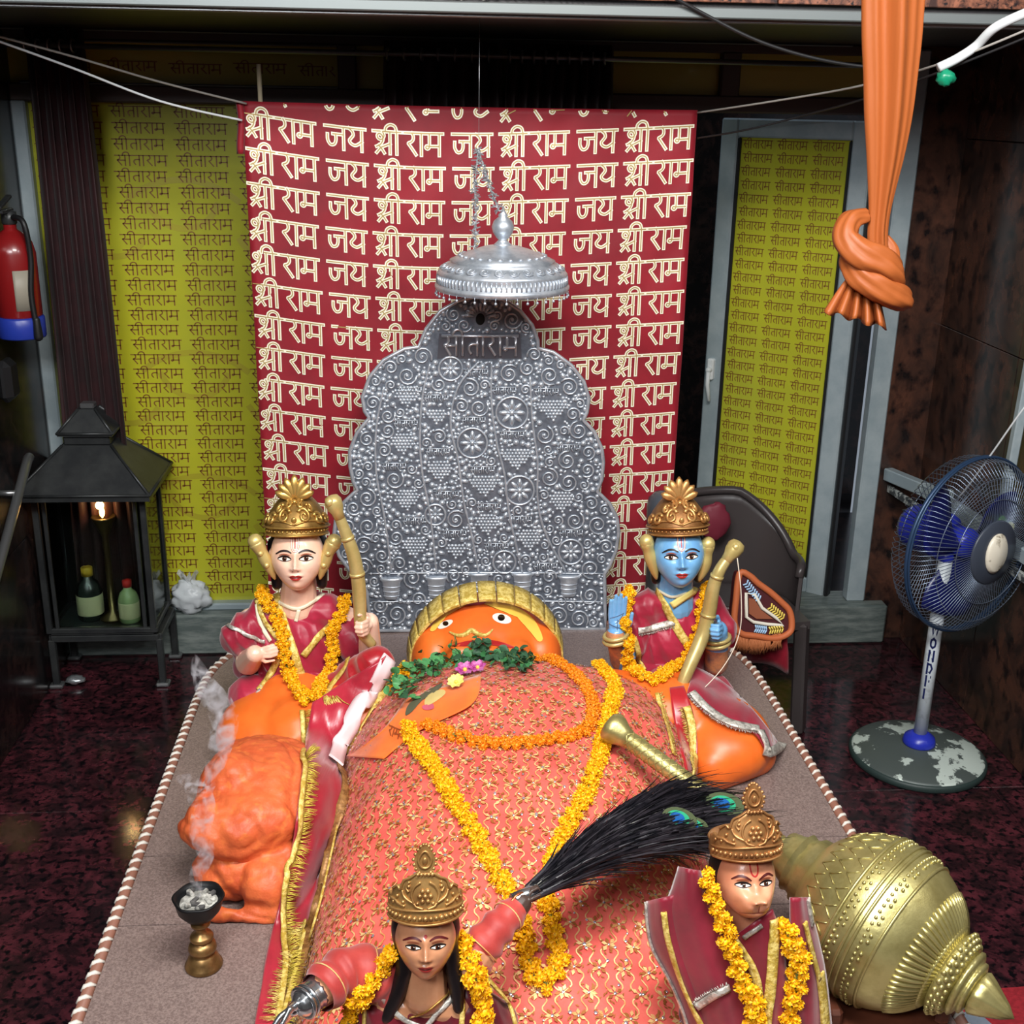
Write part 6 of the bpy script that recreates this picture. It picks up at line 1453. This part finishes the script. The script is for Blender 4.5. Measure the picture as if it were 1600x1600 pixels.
for k in range(330):
    u = rr.random()**.85; q = path[int(u*(len(path)-1))]; h = cast(q.x+rr.gauss(0, 9), q.y+rr.gauss(0, 10), tl_)
    if not h: continue
    p = h[0]+h[1]*rr.uniform(.004, .044)*(1-.5*u); d = V((rr.uniform(-1, 1), rr.uniform(-1, 1), rr.uniform(-.3, .7))).normalized(); n_ = (h[1]+V((rr.uniform(-.8, .8), rr.uniform(-.8, .8), .4))).normalized(); x_ = d.cross(n_).normalized(); n_ = x_.cross(d)
    M = Matrix((x_, d, n_)).transposed().to_4x4() @ Matrix.Scale(rr.uniform(.016, .03), 4); M.translation = p; gi = rr.choice((0, 1, 1, 2)) if u < .6 else rr.choice((0, 2, 2))
    if not used[gi]: spr[gi].matrix_local = Matrix.Translation(-WL[HL.name]) @ M; used[gi] = True
    else: copy_at(spr[gi], HL, M)
    if k % 4 == 0 and u > .15: st.tube([h[0]+h[1]*.004, p, p+d*.03], .0014, 4)
st.build('stems', mat('green_stem', (84, 110, 62), .5), HL, kind='stuff')
def blossom(px, py, t, m_, s, label, cat='flower', name='blossom', n=6, group=None, lift=.012):
    h = cast(px, py, t); p = h[0]+h[1]*lift; T = thing(name, label, cat, p, group)
    for k in range(n):
        a = 2*PI*k/n+.3; nn = (h[1]*.8+(CAM-p).normalized()*.6).normalized(); x_ = nn.orthogonal().normalized(); y_ = nn.cross(x_); d = (x_*cos(a)+y_*sin(a)+nn*.35).normalized(); sd = d.cross(nn).normalized()
        rows = [[p+d*(s*t_)+sd*(s*.42*sin(PI*(.12+.8*t_))*w_)+nn*(.15*s*abs(w_)) for w_ in (-1, -.5, 0, .5, 1)] for t_ in (0, .3, .6, .85, 1)]
        MB().grid(rows).build('petal', m_, T)
    MB().ball(p+nn*s*.2, s*.22, 10, 8).build('flower_centre', yelp, T)
orch = mat('orchid_purple', (158, 40, 120), .5, col2=(206, 120, 180), scale=60, mix=(.4, .62)); pally = mat('pale_yellow_flower', (236, 222, 120), .55)
blossom(728, 1056, tl_, orch, .026, 'purple orchid blossom beside the leaf heap, left of its pair'); blossom(748, 1052, tl_, orch, .023, 'purple orchid blossom beside the leaf heap, right of its pair')
blossom(716, 1074, tl_, pally, .022, 'small pale yellow flower below the purple orchids', n=8)

# ================================================================ marigold garlands
def mari(nm, m_, seed):
    b = MB(); rr = random.Random(seed); b.ball((0, 0, 0), .62, 8, 6)
    for k in range(34):
        z = 1-2*(k+.5)/34; a = k*2.39996; q = V((math.sqrt(1-z*z)*cos(a), math.sqrt(1-z*z)*sin(a), z)); x_ = q.orthogonal().normalized(); y_ = q.cross(x_); t = rr.random()*6; e_ = x_*cos(t)+y_*sin(t); f_ = q.cross(e_)
        r_ = rr.uniform(.88, 1.12); c = q*r_; w_ = rr.uniform(.3, .4)
        b.add([q*.5-f_*.12, c-f_*w_-e_*.05+q*.02, c+e_*.16-q*.06, c+f_*w_-e_*.05+q*.02, q*.5+f_*.12], [(0, 1, 2), (0, 2, 4), (4, 2, 3)], 0, False)
    return b.build(nm, m_)
yel = mat('marigold_yellow', (246, 192, 10), .55, sss=.1, col2=(236, 164, 6), scale=3); orng = mat('marigold_orange', (240, 150, 20), .55, sss=.1, col2=(226, 122, 10), scale=3)
def garland(label, pts, t, r, mats, seed, sm=6, loc=None, lift=None, dens=.8, frac=1):
    P, N = drape(pts, t, r*dens, sm, lift=r*.75 if lift is None else lift); T = thing('marigold_garland', label, 'garland', P[0]); rr = random.Random(seed)
    pro = [mari('marigold', m_, seed+i) for i, m_ in enumerate(mats)]; us = [False]*len(pro)
    for s_ in pro: s_.parent = T; WL[s_.name] = V(WL[T.name])
    for i, (p, n) in enumerate(zip(P, N)):
        tg = (P[min(i+1, len(P)-1)]-P[max(i-1, 0)]).normalized(); sd = tg.cross(n).normalized()
        for q in ((-1, 1) if i % 2 else (0,)):
            c = p+sd*(q*r*.55)+n*(r*(.25 if q == 0 else -.05))+V((rr.uniform(-1, 1), rr.uniform(-1, 1), rr.uniform(-1, 1)))*r*.15
            M = Matrix.Rotation(rr.random()*6.28, 4, V((rr.uniform(-1, 1), rr.uniform(-1, 1), rr.uniform(-1, 1))).normalized()) @ Matrix.Diagonal((1, 1, rr.uniform(.75, 1), 1)) @ Matrix.Scale(r*rr.uniform(.62, .85), 4); M.translation = c
            gi = rr.randrange(len(pro))
            if not us[gi]: pro[gi].matrix_local = Matrix.Translation(-WL[T.name]) @ M; us[gi] = True
            else: copy_at(pro[gi], T, M)
    for u, s_ in zip(us, pro):
        if not u: bpy.data.objects.remove(s_)
    MB().tube(P, r*.2, 6).build('garland_string', mat('green_string', (96, 110, 50), .7), T)
tb = bvh(body, cm_, ss_, sm_)
garland('long yellow marigold garland hanging in a V down the embroidered cloth', [(640, 1138), (656, 1170), (690, 1215), (712, 1255), (745, 1310), (772, 1360), (798, 1405), (815, 1450), (825, 1500), (838, 1535), (858, 1540), (872, 1500), (862, 1450), (852, 1400), (866, 1345), (890, 1290), (920, 1230), (940, 1165), (950, 1110), (958, 1075), (930, 1040)], tb, .017, [yel, yel, yel], 3, lift=.012)
garland('orange marigold garland looped round the chest', [(800, 1030), (850, 1032), (885, 1048), (912, 1075), (925, 1105), (918, 1140), (880, 1158), (830, 1165), (780, 1168), (735, 1162), (700, 1150), (668, 1136)], tb, .015, [orng, orng, orng], 8, lift=.011)
garland('short yellow marigold strand at the left shoulder of the reclining figure', [(632, 1025), (628, 1050), (624, 1085)], tb, .016, [yel, yel], 12, lift=.02)
g1 = bvh(b1, r1, k1, body); garland('yellow marigold garland on the fair-faced archer at the left', [(404, 884), (402, 908), (414, 938), (430, 968), (441, 1004), (450, 1040), (458, 1072), (478, 1096), (494, 1094), (506, 1058), (516, 1018), (524, 978), (532, 935), (528, 905)], g1, .0165, [yel, yel, yel], 15, lift=.016)
g2 = bvh(b2, r2, body); garland('yellow marigold garland on the blue-faced archer at the right', [(1112, 842), (1114, 872), (1109, 908), (1098, 950), (1088, 985), (1072, 1020), (1050, 1048), (1022, 1068), (996, 1058), (978, 1030), (976, 1000), (984, 960), (986, 920), (992, 892), (1008, 882)], g2, .0165, [yel, yel, yel], 19, lift=.016)
g3 = bvh(b3, r3, h3); garland('yellow marigold garland on the front woman statue', [(622, 1490), (596, 1512), (570, 1540), (558, 1572), (552, 1625)], g3, .0145, [yel, yel], 23, lift=.012); 
g3b = 'right-hand strand'; garland('thick yellow marigold strand over the right shoulder of the front woman statue', [(722, 1478), (734, 1510), (744, 1550), (748, 1625)], g3, .0175, [yel, yel], 27, lift=.014)
g4 = bvh(b4, r4, s1, s2, s3, s4); garland('yellow marigold strand on the left side of the monkey-faced statue', [(1098, 1338), (1094, 1370), (1106, 1408), (1124, 1448), (1134, 1482), (1146, 1520), (1166, 1560), (1180, 1625)], g4, .0165, [yel, yel, yel], 31, lift=.013); garland('yellow marigold strand on the right side of the monkey-faced statue', [(1213, 1392), (1230, 1428), (1242, 1468), (1246, 1510), (1240, 1560), (1234, 1625)], g4, .0165, [yel, yel, yel], 35, lift=.013)

# ================================================================ peacock feather whisk
W0 = hA+(hA-sA).normalized()*.02; W1 = PZ(1150, 1262, .80)
T = thing('peacock_feather_whisk', 'black peacock feather fly whisk held by the front woman statue', 'whisk', W0)
dW = (W1-W0); LW = dW.length; dn = dW.normalized(); sx_ = dn.cross(V((0, 0, 1))).normalized(); sz_ = sx_.cross(dn)
MB().tube([W0-dn*.03, W0+dn*.04], [.012, .014], 14).build('handle', gaun, T)
m = MB(); rr = random.Random(44)
for k in range(2600):
    a = rr.uniform(0, 2*PI); r_ = math.sqrt(rr.random()); t0 = rr.uniform(0, .75)**1.2; ln = rr.uniform(.18, .42)
    wfn = lambda t: .016+.098*min(1, t*1.15)**1.1
    P = []
    drift = V((rr.uniform(-1, 1), rr.uniform(-1, 1), rr.uniform(-1, .6)))*.03
    for i in range(4):
        t = min(1.12, t0+ln*i/3); P.append(W0+dn*(LW*t)+(sx_*cos(a)+sz_*sin(a)*.55)*wfn(t)*r_*1.0+drift*(i/3)**2-V((0, 0, .05*max(0, t-.3)))+V((0, 0, .05*sin(t*2.6))))
    w_ = sx_.cross((P[-1]-P[0]).normalized()); w_ = (w_+V((rr.uniform(-.7, .7), rr.uniform(-.7, .7), rr.uniform(-.7, .7)))).normalized()
    vs = []
    for i, p in enumerate(P): q = .0016*(1, 1, .7, .1)[i]; vs += [p-w_*q, p+w_*q]
    m.add(vs, [(2*i, 2*i+1, 2*i+3, 2*i+2) for i in range(3)], 0, False)
m.build('black_barbs', mat('black_feather', (22, 22, 28), .42, col2=(44, 40, 46), scale=30, spec=.6), T, kind='stuff')
m = MB()
for k in range(26): 
    a = rr.uniform(0, 2*PI); q = rr.uniform(.2, .9); m.tube([W0+dn*(LW*t)+(sx_*cos(a)+sz_*sin(a)*.55)*(.016+.07*t)*q+V((0, 0, .05*sin(t*2.6)-.05*max(0, t-.3))) for t in (0, .2, .4, .6, .8)], [.0014, .0013, .0011, .0009, .0004], 4)
m.build('quills', mat('pale_quill', (170, 168, 160), .4), T, kind='stuff')
coreP = [W0+dn*(LW*t)+V((0, 0, .05*sin(t*2.6)-.05*max(0, t-.3)-.006)) for t in (0, .15, .35, .6, .85, 1.02)]
core = MB().tube(resample(cr_spline(coreP, 6), n=20), [(.012+.068*min(1, (i/19)*1.15)**1.1)*(1 if i < 18 else .5) for i in range(20)], 18, flat=.6, up=(0, 0, 1)); core.build('feather_mass', mat('black_feather', (22, 22, 28)), T)
tw = bvh(core)
for x, y, s, an in ((1062, 1279, 1.0, .3), (1085, 1290, .8, .25), (1132, 1257, 1.15, .2)):
    h = cast(x, y, tw); p = (h[0] if h else PZ(x, y, .82)); nn = (CAM-p).normalized(); p = p+nn*.022; x_ = (CR*cos(an)-CU*sin(an)); y_ = nn.cross(x_); k = .0125*s
    def disc(a, b, o, m_, nm, ox=0, par=T): return MB().grid([[p+x_*(ox*k+a*k*f*cos(q))+y_*(b*k*f*sin(q))+nn*(o*(1-.25*f)) for q in [2*PI*i/20 for i in range(20)]] for f in (.02, .5, 1)], closed=True).build(nm, m_, par)
    e1 = disc(2.6, 1.55, .0, mat('feather_bronze_green', (70, 80, 52), .4), 'feather_eye'); disc(1.7, 1.1, .0012, mat('feather_green', (40, 150, 110), .35), 'green_ring', -.2, e1); disc(1.1, .78, .0022, mat('feather_blue', (24, 84, 150) if s < 1.1 else (30, 110, 200), .3), 'blue_centre', -.35, e1)

# ================================================================ incense burner
IB = PZ(318, 1512, DZ); MI = Matrix.Translation((IB.x, IB.y+.006, 0))
T = thing('incense_burner', 'small brass incense burner with a black bowl of ash, smoking on the platform corner', 'burner', (IB.x, IB.y, DZ))
oldb = mat('old_brass', (150, 116, 72), .35, .75, col2=(104, 78, 46), scale=18, mix=(.4, .65))
MB().lathe([(.034, DZ), (.037, DZ+.002), (.0375, DZ+.006), (.034, DZ+.009), (.030, DZ+.022), (.024, DZ+.03), (.021, DZ+.033), (.021, DZ+.036), (.027, DZ+.040), (.0285, DZ+.046), (.025, DZ+.056), (.019, DZ+.060), (.016, DZ+.062), (.022, DZ+.066), (.0235, DZ+.071), (.021, DZ+.076), (.011, DZ+.081), (.009, DZ+.090), (.011, DZ+.096), (.019, DZ+.100), (.0195, DZ+.106), (.012, DZ+.112), (.012, DZ+.118)], 36, MI).build('stem', oldb, T)
MB().lathe([(.012, DZ+.112), (.03, DZ+.122), (.042, DZ+.138), (.047, DZ+.16), (.05, DZ+.166), (.046, DZ+.168), (.042, DZ+.158), (.034, DZ+.15), (.0005, DZ+.148)], 36, MI, fn=lambda i, a: 1+.03*cos(6*a)*(i in (3, 4, 5))).build('bowl', mat('sooty_iron', (20, 20, 22), .45, .3), T)
rr = random.Random(6); ash = mat('ash', (190, 188, 180), .9, col2=(120, 118, 112), scale=60); char = mat('charcoal', (56, 54, 54), .8, col2=(96, 94, 92), scale=50)
MB().ball((IB.x, IB.y+.006, DZ+.15), (.039, .039, .009), 22, 10, fn=lambda q: 1+.1*noise.noise(q*5)).build('ash_bed', ash, T)
for k in range(13): a = rr.random()*6.28; r_ = rr.uniform(.006, .032); MB().box((IB.x+r_*cos(a), IB.y+.006+r_*sin(a), DZ+.16), (.009, .02, .008), Matrix.Rotation(rr.random()*3, 3, 'Z') @ Matrix.Rotation(rr.uniform(-.5, .5), 3, 'X'), .002).build('coal', ash if k % 3 else char, T)
# smoke wisps (thin scattering volume in a drifting plume)
sm = bpy.data.materials.new('incense_smoke'); sm.use_nodes = True; nt = sm.node_tree; nt.nodes.clear()
o_ = nt.nodes.new('ShaderNodeOutputMaterial'); vs_ = nt.nodes.new('ShaderNodeVolumePrincipled'); tc = nt.nodes.new('ShaderNodeTexCoord'); nz = nt.nodes.new('ShaderNodeTexNoise'); rp = nt.nodes.new('ShaderNodeMapRange')
nz.inputs['Scale'].default_value = 34; nz.inputs['Detail'].default_value = 4; nz.inputs['Distortion'].default_value = 1.2
vs_.inputs['Color'].default_value = (.9, .93, 1, 1); rp.inputs['From Min'].default_value = .49; rp.inputs['From Max'].default_value = .68; rp.inputs['To Min'].default_value = 0; rp.inputs['To Max'].default_value = 52
nt.links.new(tc.outputs['Object'], nz.inputs['Vector']); nt.links.new(nz.outputs['Fac'], rp.inputs['Value']); nt.links.new(rp.outputs[0], vs_.inputs['Density']); nt.links.new(vs_.outputs[0], o_.inputs['Volume'])
T = thing('incense_smoke', 'pale wisps of smoke rising from the incense burner', 'smoke', (IB.x, IB.y, DZ+.18))
m = MB(); m.tube(cr_spline([PY(312, 1400, 1.98), PY(306, 1370, 1.97), PY(322, 1335, 1.97), PY(312, 1300, 1.98), PY(318, 1260, 1.99), PY(300, 1225, 2.0), PY(275, 1215, 2.0)], 6), [.004+.024*math.sqrt(i/36)*min(1, (36-i)/9) for i in range(37)], 12); m.build('rising_wisp', sm, T)
m = MB(); m.tube(cr_spline([PY(318, 1255, 2.0), PY(340, 1180, 2.03), PY(350, 1120, 2.06), PY(320, 1070, 2.08), PY(300, 1020, 2.1)], 6), [.002+.026*math.sin(PI*i/24)**.8 for i in range(25)], 12); m.build('drifting_wisp', sm, T)
